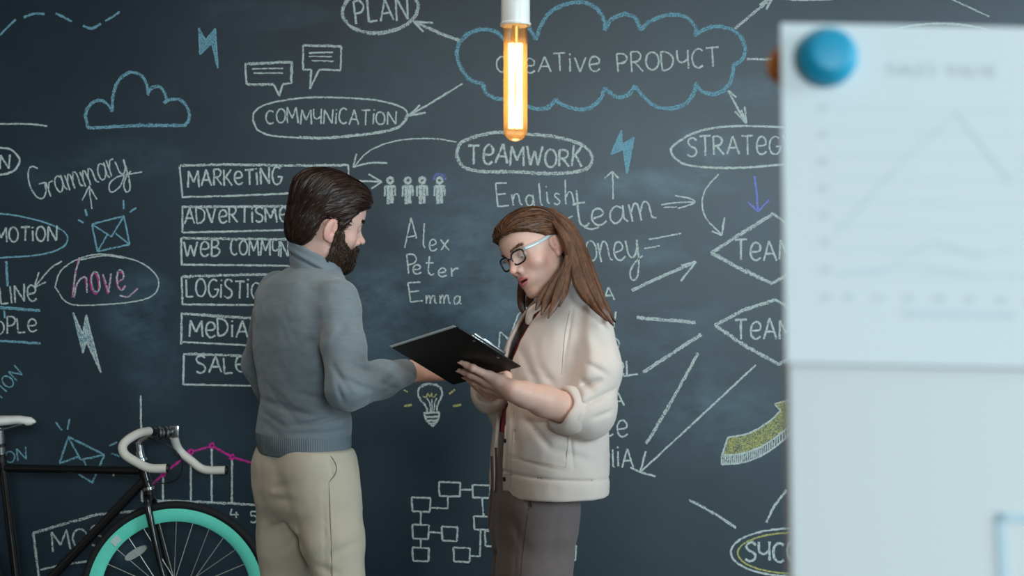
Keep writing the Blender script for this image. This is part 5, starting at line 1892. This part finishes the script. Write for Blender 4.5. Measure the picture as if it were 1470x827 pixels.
def wtrousers(p):
    x, y, z = p
    d = loft(p, [wrow(612, 716, 814, .138, .084), wrow(660, 714, 818, .146, .088), wrow(700, 710, 823, .160, .096), wrow(730, 707, 824, .166, .100), wrow(760, 707, 820, .160, .096), wrow(790, 709, 816, .13, .082)], n=2.2)
    for h, k, a in ((wHL, wKL, wAL), (wHR, wKR, wAR)):
        d = smin(d, chain(p, [h, h * .45 + k * .55, k, a * .7 + k * .3, a + [0, 0, .03]], [.088, .088, .080, .074, .070], 0.03), 0.04)
    d = d + folds(p, W_TR, 3.4)
    d = d + 0.0016 * vnoise(x * 20, y * 20, z * 12) + 0.0007 * vnoise(x * 50, y * 50, z * 30)
    d = smax(d, z - P(0, 619, WY).z, 0.004)
    return smax(d, 0.07 - z, 0.004)


tr = sdf_obj('trousers', wtrousers, (-.22, 3.2, 0.04), (.30, 3.82, 1.09), 0.005, M_taupe, woman, smooth_it=2)
# drawstring hanging at the front
dsp = px3([(706, 655, 3.40), (707, 690, 3.40), (706, 720, 3.395), (703, 757, 3.39)])
MB().tube([Vector(q) for q in spline(dsp, 5)], 0.0032, 8).tube([Vector(q) + Vector((0.010, .01, .02)) for q in spline(dsp[:3], 5)], 0.0032, 8).build('drawstring', mat_basic('dark_brown_cord', srgb(66, 50, 46), 0.8), tr, 'dark brown drawstring')
for a in (wAL, wAR):
    def wshoe(p, a=a):
        b = a + np.array([0, 0, -.042])
        d = cap(p, b - Fw * .04, b + Fw * .165, .036, .030)
        d = smin(d, cap(p, a + [0, 0, .01], b, .040, .038), 0.03)
        return smax(d, 0.002 - p[2], 0.004)
    sdf_obj('shoe', wshoe, (a[0] - .26, a[1] - .16, -0.01), (a[0] + .14, a[1] + .12, .17), 0.006, mat_basic('white_leather', srgb(220, 218, 214), 0.5), woman, smooth_it=1)

M_seam_c = mat_basic('cream_thread', srgb(176, 158, 142), 0.9)
seam('hem_seam', jacket, [(724, 681), (760, 684), (800, 690), (840, 692), (866, 689)], 0.0011, M_seam_c, jk, 3.0, 3.6, 'stitched hem seam')
seam('placket_seam', jacket, [(738, 590), (735, 640), (733, 700)], 0.0009, M_seam_c, jk, 3.0, 3.6, 'stitched placket seam')
seam('shoulder_seam', jacket, [(818, 446), (811, 480), (808, 512), (806, 538)], 0.0011, M_seam_c, jk, 3.0, 3.6, 'dropped shoulder seam')
seam('pocket_seam', jacket, [(732, 657), (770, 663), (812, 671)], 0.0010, M_seam_c, jk, 3.0, 3.6, 'patch pocket seam')
seam('pocket_seam', jacket, [(812, 671), (815, 640), (816, 622)], 0.0010, M_seam_c, jk, 3.0, 3.6, 'patch pocket seam')
M_seam_t = mat_basic('dark_taupe_thread', srgb(70, 60, 58), 0.9)
seam('side_seam', wtrousers, [(760, 722), (755, 760), (750, 800), (747, 835)], 0.0010, M_seam_t, tr, 3.0, 3.6, 'trouser side seam')
seam('pocket_edge', wtrousers, [(754, 706), (760, 718), (763, 726), (759, 733)], 0.0014, M_seam_t, tr, 3.0, 3.6, 'trouser pocket edge')

# ------------------------------------------------------------------ clipboard and its paper
Mcb = Matrix(((cbU[0], cbV[0], cbN[0], cbB[0]), (cbU[1], cbV[1], cbN[1], cbB[1]), (cbU[2], cbV[2], cbN[2], cbB[2]), (0, 0, 0, 1)))
M_black = mat_basic('black_board_cover', srgb(17, 17, 19), 0.5, var=0.12, scale=60, spec=0.35)
M_chrome = mat_basic('chrome', srgb(205, 208, 210), 0.18, metal=1.0, var=0.03)
M_paper = mat_basic('white_paper', srgb(236, 240, 241), 0.8, var=0.01)
clip_root = empty('clipboard', tuple(cbB), 'black clipboard with chrome clip held between the two people', 'clipboard')
MB().box((CB_L / 2, CB_W / 2, 0.0014), (CB_L, CB_W, 0.0028), Mcb).build('board', M_black, clip_root, bevel=0.0009)
MB().box((0.020, CB_W / 2, 0.0068), (0.026, CB_W * .52, 0.0028), Mcb).tube([Mcb @ Vector((0.006, y, 0.011)) for y in np.linspace(CB_W * .25, CB_W * .75, 6)], 0.0042, 10) \
    .box((0.010, CB_W / 2, 0.0125), (0.018, CB_W * .20, 0.002), Mcb).build('clip', M_chrome, clip_root, 'chrome spring clip', bevel=0.0006)
for px, py in ((680.6, 489.5), (715, 513)):
    q = on_board(px, py, 0.0)
    zq = Vector(-cbN).to_track_quat('Z', 'Y').to_matrix().to_4x4()
    MB().lathe([(0.0036, -.0008), (.0036, .0006), (.0022, .0014), (0, .0016)], 16, Matrix.Translation(Vector(q)) @ zq).build('rivet', M_chrome, clip_root, 'small brass-coloured rivet')
pp_ = MB()
for k, (du, dv) in enumerate(((0.0, 0.0), (0.002, -0.002), (0.004, 0.001))):
    pp_.box((CB_L / 2 + 0.006 + du, CB_W / 2 - .006 + dv, 0.0034 + k * 0.0006), (CB_L - 0.006, CB_W - 0.004, 0.0005), Mcb)
tag(pp_.build('paper_sheets', M_paper, None), 'thin white paper pad on the far side of the black clipboard', 'paper')
# ------------------------------------------------------------------ bicycle leaning by the wall
BY = 4.90
M_fblack = mat_basic('gloss_black_paint', srgb(14, 15, 18), 0.18, var=0.1, coat=0.6)
M_tyre = mat_basic('tyre_rubber', srgb(24, 24, 25), 0.8, var=0.15, bump=0.2, bscale=150)
M_mint = mat_basic('mint_rim_paint', srgb(112, 236, 210), 0.38, var=0.03, coat=0.2)
M_tape = mat_basic('ivory_bar_tape', srgb(226, 219, 208), 0.65, var=0.04, bump=0.15, bscale=120)
M_steel = mat_basic('polished_steel', srgb(196, 200, 202), 0.2, metal=1.0, var=0.04)
M_spoke = mat_basic('spoke_steel', srgb(205, 205, 198), 0.35, metal=0.6, var=0.02)
M_saddle = mat_basic('white_saddle_vinyl', srgb(245, 242, 236), 0.5, var=0.03)
M_plug = mat_basic('black_plastic', srgb(16, 16, 17), 0.5)


def B(px, py, dy=0.0):
    """a pixel in the bicycle's own plane, then pushed off that plane along the line of sight"""
    return P(px, py, BY + dy)


bike = empty('bicycle', (B(60, 995).x, BY, 0), 'black bicycle with mint front rim and ivory handlebars against the blackboard', 'bicycle')
FX, BBp = B(253, 857), B(29, 876)
RX = B(-131, 857)
WR = 138 * BY / FPX
fr = MB()
fr.tube([B(2, 652), BBp], 0.0150, 16).tube([B(3, 672), B(204, 676)], 0.0142, 16).tube([B(208, 689), BBp], 0.0165, 16)
fr.tube([B(203, 664), B(213, 703)], 0.0185, 18)
for s_ in (-1, 1):
    o = Vector((0, s_ * .055, 0)); i_ = Vector((0, s_ * .016, 0))
    fr.tube([B(3, 668) + i_, RX + o], 0.0075, 10).tube([BBp + i_ * 1.5, RX + o], 0.009, 10)
fr.tube([BBp + Vector((0, -.036, 0)), BBp + Vector((0, .036, 0))], 0.020, 16)
fr.build('frame', M_fblack, bike)
fk = MB()
for s_ in (-1, 1):
    pts = [B(214, 714) + Vector((0, s_ * .012, 0)), B(216, 722) + Vector((0, s_ * .034, 0)), B(225, 765) + Vector((0, s_ * .044, 0)), B(238, 818) + Vector((0, s_ * .049, 0)), FX + Vector((0, s_ * .052, 0))]
    fk.tube([Vector(q) for q in spline(pts, 6)], [0.0155 - .0065 * k / 24 for k in range(25)], 12)
fk.tube([B(213, 704), B(215, 716)], 0.0185, 16)
fk.build('fork', M_fblack, bike)
MB().tube([B(212.6, 699), B(213.4, 703)], 0.0225, 20).build('headset_ring', M_steel, bike, 'chrome lower headset ring')
hs = MB().tube([B(203.5, 662), B(202.5, 658)], 0.021, 20).tube([B(202, 657), B(200, 648)], 0.0165, 18)
hs.build('headset', M_steel, bike, 'chrome headset rings')
st = MB().tube([B(202, 655), B(199, 634)], 0.0128, 16).tube([Vector(q) for q in spline([B(199, 640), B(203, 633), B(214, 627), B(228, 622)], 5)], 0.0125, 14)
st.build('stem', M_steel, bike, 'chrome quill stem')
cl = MB()
for k, (x_, r_) in enumerate(((221, .021), (226, .026), (231, .022), (236, .026))):
    cl.tube([B(x_ - 1.6, 622, -.03 + k * .02), B(x_ + 1.6, 622, -.024 + k * .02)], r_, 20)
cl.build('handlebar_clamp', M_steel, bike, 'ribbed chrome handlebar clamp')


def hb(pts):
    return [Vector(q) for q in spline([B(*q) for q in pts], 7)]


near = hb([(214, 619, -.075), (200, 622, -.135), (184, 631, -.18), (176, 641, -.197), (180, 653, -.20), (197, 664, -.20), (215, 672, -.20), (240, 672.5, -.20)])
far = hb([(249, 626, .12), (257, 646, .165), (275, 662, .17), (293, 674, .17), (324, 675, .17)])
hbar = MB().tube(hb([(216, 619, -.07), (224, 621, -.03), (234, 622, .03), (243, 622, .09), (249, 624, .115)]), 0.0128, 14)
hbar = hbar.build('handlebar', M_plug, bike, 'bare black middle of the handlebar')
for e in (near, far):
    MB().tube(e, 0.0152, 16).build('bar_tape', M_tape, hbar, 'ivory wrapped bar end')
    pl = MB()
    t_ = (e[-1] - e[-3]).normalized()
    pl.tube([e[-1] - t_ * .001, e[-1] + t_ * .007], [0.0155, 0.0140], 16)
    pl.build('end_plug', M_plug, hbar, 'black bar end plug')
lv = MB().box((0, 0, 0), (.034, .026, .044), Matrix.Translation(B(251, 619, .10)))
lv.build('brake_clamp', M_steel, bike, 'square chrome brake lever bracket', bevel=0.006)
MB().tube([Vector(q) for q in spline([B(212, 628, -.03), B(228, 634, -.05), B(246, 642, -.05), (B(259, 657, -.04)), B(262, 673, -.03), B(254, 688, -.03), B(236, 694, -.025), B(216, 690, -.03)], 7)], 0.0026, 8).build('brake_cable', M_plug, bike, 'black brake cable loop')
MB().tube([B(164, 682, -.016), B(182, 683, -.02), B(203, 688, -.022)], 0.0024, 8).build('brake_cable', M_plug, bike, 'thin cable under the top tube')
MB().lathe([(0, -.004), (.005, -.003), (.005, .003), (0, .004)], 10, Matrix.Translation(B(163, 682, -.017))).build('cable_stop', M_steel, bike, 'small cable stop under the top tube')
# saddle
sdm = MB()
xs = np.linspace(-62, 51, 22)
rows = []
for i, x in enumerate(xs):
    t = i / 21
    hw = np.interp(t, [0, .08, .25, .45, .7, .93, 1], [.035, .066, .070, .046, .026, .019, .006])
    topz = np.interp(t, [0, .1, .4, .8, .95, 1], [598, 595, 597, 596.5, 599, 604])
    bot = np.interp(t, [0, .1, .35, .62, .8, .93, 1], [606, 609, 614, 611, 608.5, 612, 607])
    rows.append((x, hw, topz, bot))
vs, fs = [], []
for x, hw, a, b_ in rows:
    ct, cb = B(x, a), B(x, b_)
    h_ = ct.z - cb.z
    for k in range(14):
        q = 2 * math.pi * k / 14
        vs.append((ct.x, BY + hw * math.cos(q), cb.z + h_ * (.5 + .5 * math.sin(q)) if math.sin(q) > 0 else cb.z + h_ * (.5 + .5 * math.sin(q))))
for i in range(len(rows) - 1):
    for k in range(14):
        fs.append((i * 14 + k, i * 14 + (k + 1) % 14, i * 14 + 14 + (k + 1) % 14, i * 14 + 14 + k))
fs += [tuple(range(14)), tuple((len(rows) - 1) * 14 + k for k in range(14))]
sdl = sdm.add(vs, fs).build('saddle', M_saddle, bike, 'white narrow saddle')
rl = MB()
for s_ in (-1, 1):
    rl.tube([Vector(q) for q in spline([B(40, 607) + Vector((0, s_ * .012, 0)), B(22, 612) + Vector((0, s_ * .018, 0)), B(3, 616) + Vector((0, s_ * .020, 0)), B(-35, 613) + Vector((0, s_ * .03, 0))], 5)], 0.0034, 8)
rl.build('saddle_rail', M_steel, sdl, 'thin steel saddle rails')
MB().tube([B(0, 614), B(2.4, 660)], 0.0134, 16).build('seat_post', M_steel, bike, 'polished seat post')
MB().tube([B(1.6, 637), B(2.0, 642)], 0.0165, 16).build('seat_post_band', M_plug, bike, 'black band on the seat post')
MB().tube([B(2.2, 656), B(2.6, 663)], 0.018, 16).build('seat_clamp', M_plug, bike, 'black seat clamp')


def wheel(name, c, rim_mat, n_spokes, seed):
    """tyre at the top: its mesh is the wheel part; rim, spokes, hub are sub-parts"""
    s_ = WR / 138.0
    Rw = Matrix.Translation(c) @ Matrix.Rotation(math.pi / 2, 4, 'X')
    ty = MB()
    prof = [((132.5 + 5.5 * math.cos(q)) * s_, 7.2 * s_ * math.sin(q)) for q in np.linspace(0, 2 * math.pi, 15)]
    ty.lathe(prof, 96, Rw, cap=False)
    w = ty.build(name, M_tyre, bike, 'black tyre')
    rm = MB().lathe([(127.2 * s_, -.0085), (127.4 * s_, -.011), (120 * s_, -.0128), (111 * s_, -.0085), (108.8 * s_, -.004), (108.6 * s_, .004), (111 * s_, .0085), (120 * s_, .0128), (127.4 * s_, .011), (127.2 * s_, .0085), (127.2 * s_, -.0085)], 96, Rw, cap=False)
    rim = rm.build('rim', rim_mat, w, 'deep rim')
    for k in range(n_spokes):
        side = -1 if k % 2 else 1
        a = 2 * math.pi * k / n_spokes
        ha = a + (0.9 if (k // 2) % 2 else -0.9)
        p0 = Vector((math.cos(ha) * .021, math.sin(ha) * .021, side * .030))
        p1 = Vector((math.cos(a) * 109.2 * s_, math.sin(a) * 109.2 * s_, side * .002))
        MB().tube([Rw @ p0, Rw @ p1], 0.0014, 6).build('spoke', M_spoke, w)
    MB().lathe([(0, -.055), (.005, -.055), (.006, -.036), (.024, -.034), (.024, -.028), (.013, -.024), (.012, .024), (.024, .028), (.024, .034), (.006, .036), (.005, .055), (0, .055)], 24, Rw).build('hub', M_steel, w, 'steel hub')
    return w, rim


fw, frim = wheel('front_wheel', FX, M_mint, 28, 1)
rw, rrim = wheel('rear_wheel', RX, M_fblack, 28, 2)
a_ = math.atan2(857 - 777, 169.5 - 253)
q_ = FX + Vector((math.cos(a_), 0, math.sin(a_))) * (118 * BY / FPX) + Vector((0, -.0136, 0))
Rr = Matrix.Translation(q_) @ Matrix.Rotation(-a_ + math.pi / 2, 4, 'Y')
MB().box((0, 0, 0), (.032, .0012, .026), Rr).build('rim_sticker', mat_basic('pale_sticker', srgb(200, 225, 218), 0.4), frim, 'pale rectangular sticker on the rim')
rf = MB()
prof = []
for k in range(24):
    q = 2 * math.pi * k / 24
    prof.append((.042 * math.copysign(abs(math.cos(q)) ** .8, math.cos(q)), .014 * math.copysign(abs(math.sin(q)) ** .8, math.sin(q))))
Rf = Matrix.Translation(B(195, 794, -.014)) @ Matrix.Rotation(math.radians(-31), 4, 'Y')
n_ = len(prof)
rf.add([(x, -.005, z) for x, z in prof] + [(x * 1.04, .004, z * 1.04) for x, z in prof], [tuple(range(n_)), tuple(range(2 * n_ - 1, n_ - 1, -1))] + [(k, (k + 1) % n_, n_ + (k + 1) % n_, n_ + k) for k in range(n_)], Rf)
rf.tube([Rf @ Vector((0, -.008, 0)), Rf @ Vector((0, .0, 0))], 0.004, 10)
rf.build('reflector', mat_basic('clear_reflector', srgb(170, 174, 172), 0.35, spec=0.6), fw, 'clear oval spoke reflector')
ck = MB().lathe([(.055, -.003), (.092, -.003), (.094, 0), (.092, .003), (.055, .003), (.055, -.003)], 48, Matrix.Translation(BBp + Vector((0, -.045, 0))) @ Matrix.Rotation(math.pi / 2, 4, 'X'), cap=False)
for k in range(5):
    q = 2 * math.pi * k / 5
    ck.tube([BBp + Vector((0, -.047, 0)), BBp + Vector((math.cos(q) * .06, -.046, math.sin(q) * .06))], 0.007, 8)
crank = ck.build('crankset', M_steel, bike, 'chainring with cranks and pedals')
for s_, y_ in ((1, -.062), (-1, .062)):
    arm = MB()
    e = BBp + Vector((s_ * .16, y_, -.05 * s_))
    arm.tube([BBp + Vector((0, y_, 0)), e], [.011, .009], 10)
    arm.box(tuple(e + Vector((0, math.copysign(.05, y_), 0))), (.085, .075, .016))
    arm.build('pedal', M_plug, crank, 'black crank arm and pedal', bevel=0.002)

# ------------------------------------------------------------------ hanging lamp
LY = 2.70
LS = LY / FPX
lx = P(740, 100, LY).x
m_g, nt, b = new_mat('amber_glass')
nt.nodes.remove(b)
out = nt.nodes['Material Output']
tr_ = N(nt, 'ShaderNodeBsdfTransparent'); tr_.inputs[0].default_value = (1.0, 0.93, 0.82, 1)
tl_ = N(nt, 'ShaderNodeBsdfTranslucent'); tl_.inputs[0].default_value = (1.0, 0.62, 0.25, 1)
gl_ = N(nt, 'ShaderNodeBsdfGlossy'); gl_.inputs[1].default_value = 0.05
nz = noise(nt, 25, 2)
mr = N(nt, 'ShaderNodeMapRange'); mr.inputs[3].default_value = 0.22; mr.inputs[4].default_value = 0.34
nt.links.new(nz.outputs['Fac'], mr.inputs[0])
m1 = N(nt, 'ShaderNodeMixShader'); nt.links.new(mr.outputs[0], m1.inputs[0]); nt.links.new(tr_.outputs[0], m1.inputs[1]); nt.links.new(tl_.outputs[0], m1.inputs[2])
fz = N(nt, 'ShaderNodeFresnel'); fz.inputs[0].default_value = 1.25
m2 = N(nt, 'ShaderNodeMixShader'); nt.links.new(fz.outputs[0], m2.inputs[0]); nt.links.new(m1.outputs[0], m2.inputs[1]); nt.links.new(gl_.outputs[0], m2.inputs[2])
nt.links.new(m2.outputs[0], out.inputs[0])
m_fil, nt, b = new_mat('glowing_filament')
b.inputs['Base Color'].default_value = (1, .8, .5, 1)
b.inputs['Emission Color'].default_value = (1.0, 0.72, 0.35, 1)
nz = noise(nt, 60, 2)
mr = N(nt, 'ShaderNodeMapRange'); mr.inputs[3].default_value = 4.0; mr.inputs[4].default_value = 7.0
nt.links.new(nz.outputs['Fac'], mr.inputs[0]); nt.links.new(mr.outputs[0], b.inputs['Emission Strength'])
zb, zt = P(740, 203, LY).z, P(740, 37, LY).z
lamp = empty('pendant_lamp', (lx, LY, 3.1), 'glowing tubular filament bulb hanging in a white socket', 'lamp')
M_wsock = mat_basic('white_enamel', srgb(232, 230, 226), 0.35, var=0.02)
r_ = 17.2 * LS
T0 = Matrix.Translation((lx, LY, 0))
prof = [(0, zb)] + [(r_ * math.sin(q), zb + r_ - r_ * math.cos(q)) for q in np.linspace(.15, math.pi / 2, 9)] + [(r_, zt - .004), (r_ * .93, zt + .006)]
bulb = MB().lathe(prof, 40, T0).build('glass_bulb', m_g, lamp, 'clear amber tube bulb')
for k in range(8):
    q = 2 * math.pi * k / 8 + .2
    rr = 8.6 * LS
    p0 = Vector((lx + rr * math.cos(q), LY + rr * math.sin(q), P(0, 63, LY).z)); p1 = Vector((lx + rr * math.cos(q + .35), LY + rr * math.sin(q + .35), P(0, 184, LY).z))
    MB().tube([p0, p1], 0.0026, 8).build('filament', m_fil, bulb, 'glowing filament rod')
MB().tube([Vector((lx, LY, zt)), Vector((lx, LY, P(0, 62, LY).z))], [.007, .0045], 12).lathe([(.004, P(0, 66, LY).z), (.0118, P(0, 63, LY).z), (.004, P(0, 60, LY).z)], 16, T0) \
    .build('filament_holder', mat_basic('brass_holder', srgb(210, 180, 120), 0.3, metal=0.8), bulb, 'metal filament holder')
MB().lathe([(22.0 * LS, zt), (22.2 * LS, zt + .004), (20.6 * LS, zt + .006), (20.4 * LS, zt + .075), (18 * LS, zt + .086), (.006, zt + .094), (.0055, zt + .115)], 40, T0).build('socket', M_wsock, lamp, 'white cylindrical lamp socket')
MB().tube([Vector((lx, LY, zt + .10)), Vector((lx, LY, 3.09))], 0.0032, 10).build('cord', mat_basic('white_cord', srgb(205, 205, 202), 0.7), lamp)
MB().lathe([(.05, 3.10), (.05, 3.085), (.03, 3.072), (.005, 3.066)], 32, T0).build('ceiling_rose', M_wsock, lamp)

# ------------------------------------------------------------------ flip chart in the foreground
FD = 0.855
rl_, tb = math.radians(1.2), math.radians(10)
fx = Vector((math.cos(rl_), 0, -math.sin(rl_)))
up0 = Vector((math.sin(rl_), 0, math.cos(rl_)))
fu = (up0 * math.cos(tb) + Vector((0, 1, 0)) * math.sin(tb)).normalized()
fn = fx.cross(fu)                 # points away from the viewer is +y ; use the viewer side
if fn.y > 0:
    fn = -fn
O_ = P(1123, 35.5, FD)
MF = Matrix(((fx.x, fu.x, fn.x, O_.x), (fx.y, fu.y, fn.y, O_.y), (fx.z, fu.z, fn.z, O_.z), (0, 0, 0, 1)))   # x right, y up along the board, z to the viewer
M_wb = mat_basic('whiteboard_enamel', srgb(238, 240, 239), 0.7, var=0.012, scale=3)
M_alu = mat_basic('aluminium', srgb(188, 192, 194), 0.35, metal=0.8, var=0.04)
chart = empty('flip_chart', (O_.x + .34, .75, 0), 'white flip chart board on a tripod in the right foreground, out of focus', 'flip chart')
brd = MB().box((.34 + .001, -.49, -.009), (.68, .98, .016), MF).build('board', M_wb, chart, 'smooth white board', bevel=0.003)
MB().box((.341, -.985, -.006), (.68, .014, .026), MF).build('marker_tray', M_alu, chart, 'aluminium tray', bevel=0.002)


def floor_pt(x, y):
    return Vector((x, y, 0.012))


for nm, a, b_ in (('leg', MF @ Vector((.08, -.6, -.035)), floor_pt(O_.x - .02, .50)), ('leg', MF @ Vector((.60, -.6, -.035)), floor_pt(O_.x + .72, .50)), ('leg', MF @ Vector((.34, -.25, -.03)), floor_pt(O_.x + .36, 1.45))):
    lg = MB().tube([a, b_], 0.011, 14).build('leg', M_alu, chart, 'aluminium tripod leg')
    MB().lathe([(.014, -.012), (.015, .0), (.012, .022), (0, .024)], 14, Matrix.Translation(b_)).build('rubber_foot', M_plug, lg, 'black rubber foot')
MB().tube([MF @ Vector((.06, -.35, -.032)), MF @ Vector((.62, -.35, -.032))], 0.012, 12).box((.34, -.27, -.026), (.10, .20, .018), MF).tube([MF @ Vector((.06, -.62, -.032)), MF @ Vector((.62, -.62, -.032))], 0.012, 12).build('back_bracket', M_alu, chart)
M_marker = mat_basic('pale_blue_marker', srgb(192, 214, 226), 0.5, var=0.05)
c0 = (1436 - 1123) * .80 / FPX + .004


def on_chart(px, py, lift=0.0006):
    o = Vector((0, 0, CAM_H)); d = P(px, py, 1.0) - o
    t = (O_ + fn * lift - o).dot(fn) / d.dot(fn)
    return o + d * t


mk = MB()
cn, rt_, dn_ = on_chart(1437, 742), on_chart(1560, 748), on_chart(1449, 980)
for a, b_ in ((cn, rt_), (cn, dn_), (rt_, on_chart(1565, 985)), (dn_, on_chart(1565, 985))):
    d_ = (b_ - a).normalized(); s_ = d_.cross(fn).normalized() * .0026
    mk.add([a - s_ - d_ * .002, b_ - s_ + d_ * .002, b_ + s_ + d_ * .002, a + s_ - d_ * .002] + [q - fn * .0004 for q in (a - s_, b_ - s_, b_ + s_, a + s_)], [(0, 1, 2, 3), (7, 6, 5, 4), (0, 4, 5, 1), (1, 5, 6, 2), (2, 6, 7, 3), (3, 7, 4, 0)])
mk.build('marker_drawing', M_marker, chart, 'pale blue marker rectangle', smooth=False)

# printed A4 sheet
SHW, SHH = .297, .210
sh = MB()
nx_, ny_ = 12, 10
for k, zz in enumerate((0.0016, 0.0012)):
    vs = []
    for j in range(ny_ + 1):
        for i in range(nx_ + 1):
            u, v = i / nx_, j / ny_
            lift = .0012 * math.sin(u * 3.1) * (1 - v) + 0.0035 * v ** 3
            vs.append(MF @ Vector((-.0012 + u * SHW, .0004 - v * SHH, zz + lift)))
    fs = [(j * (nx_ + 1) + i, j * (nx_ + 1) + i + 1, (j + 1) * (nx_ + 1) + i + 1, (j + 1) * (nx_ + 1) + i) for j in range(ny_) for i in range(nx_)]
    sh.add(vs, fs)
M_sheet = mat_basic('printed_sheet', srgb(232, 236, 237), 0.75, var=0.008)
sheet = tag(sh.build('paper_sheet', M_sheet, None), 'blurred printed chart sheet pinned by the blue magnet on the white board', 'paper')
M_print = mat_basic('pale_grey_print', srgb(214, 220, 223), 0.8)
M_printb = mat_basic('pale_blue_print', srgb(219, 227, 231), 0.8)


def sheet_z(u, v):
    return 0.0016 + .0012 * math.sin(u * 3.1) * (1 - v) + 0.0035 * v ** 3 + .0005


def SH(x, y):
    return MF @ Vector((-.0012 + x, .0004 - y, sheet_z(x / SHW, y / SHH)))


tt = MB()


def pstroke(mb_, pts, w):
    for a, b_ in zip(pts[:-1], pts[1:]):
        a3, b3 = SH(*a), SH(*b_)
        d_ = (b3 - a3)
        if d_.length < 1e-6:
            continue
        s_ = d_.normalized().cross(fn).normalized() * (w / 2)
        mb_.add([a3 - s_, b3 - s_, b3 + s_, a3 + s_], [(0, 1, 2, 3)])


def ptext(mb_, txt, x0, y0, x1, h, w):
    wid = [GLYPH[c_][0] for c_ in txt]
    tot = sum(wid) + .3 * (len(txt) - 1)
    x = 0
    for c_, wd in zip(txt, wid):
        for s_ in GLYPH[c_][1]:
            pstroke(mb_, [(x0 + (x1 - x0) * (x + a) / tot, y0 - b_ * h) for a, b_ in s_], w)
        x += wd + .3


kx = FD / FPX
ptext(tt, 'SALES VALUE', (1275 - 1123) * kx, (109 - 35) * kx, (1430 - 1123) * kx, .0068, .0014)
tt.build('printed_title', M_print, sheet, 'pale grey printed title SALES VALUE', smooth=False)
tt = MB()
for k in range(8):
    pstroke(tt, [((1176 - 1123) * kx, (160 + k * 39 - 35) * kx), ((1186 - 1123) * kx, (160 + k * 39 - 35) * kx)], .0032)
for k in range(9):
    pstroke(tt, [((1206 + k * 42 - 1123) * kx, (432 - 35) * kx), ((1218 + k * 42 - 1123) * kx, (432 - 35) * kx)], .003)
tt.build('axis_figures', M_print, sheet, 'pale grey axis figures', smooth=False)
gr_ = MB()
for pts in ([(1200, 400), (1260, 395), (1330, 350), (1400, 372), (1480, 340), (1560, 240)], [(1200, 340), (1290, 240), (1370, 165), (1440, 260), (1520, 200)], [(1200, 398), (1300, 385), (1400, 398), (1500, 396)]):
    pstroke(gr_, [((x - 1123) * kx, (y - 35) * kx) for x, y in pts], .0010)
for k in range(8):
    pstroke(gr_, [((1196 - 1123) * kx, (160 + k * 34 - 35) * kx), ((1590 - 1123) * kx, (160 + k * 34 - 35) * kx)], .0006)
pstroke(gr_, [((1290 - 1123) * kx, (452 - 35) * kx), ((1440 - 1123) * kx, (453 - 35) * kx)], .004)
gr_.build('printed_graph', M_printb, sheet, 'pale blue printed line graph', smooth=False)
# magnets
M_mag = mat_basic('blue_magnet_plastic', srgb(18, 158, 196), 0.45, var=0.04)
M_mago = mat_basic('orange_magnet_plastic', srgb(255, 150, 50), 0.4, var=0.04)
kq = on_chart(1186, 84, 0.0035)
zq = fn.to_track_quat('Z', 'Y').to_matrix().to_4x4()
MB().lathe([(0, 0), (.0176, 0), (.0182, .0015), (.0181, .0060), (.0168, .0085), (.0150, .0100), (.0140, .0120), (.0128, .0135), (.010, .0142), (0, .0144)], 48, Matrix.Translation(kq) @ zq) \
    .build('magnet', M_mag)
tag(bpy.data.objects['magnet'], 'round blue magnet at the top left corner of the white board', 'magnet')
ko = MF @ Vector((.0065, -.0195, -.0172))
zo = (-fn).to_track_quat('Z', 'Y').to_matrix().to_4x4()
tag(MB().lathe([(0, 0), (.0120, 0), (.0126, .0015), (.0122, .006), (.0098, .009), (0, .0098)], 40, Matrix.Translation(ko) @ zo).build('magnet', M_mago), 'orange magnet peeking out behind the left edge of the white board', 'magnet')
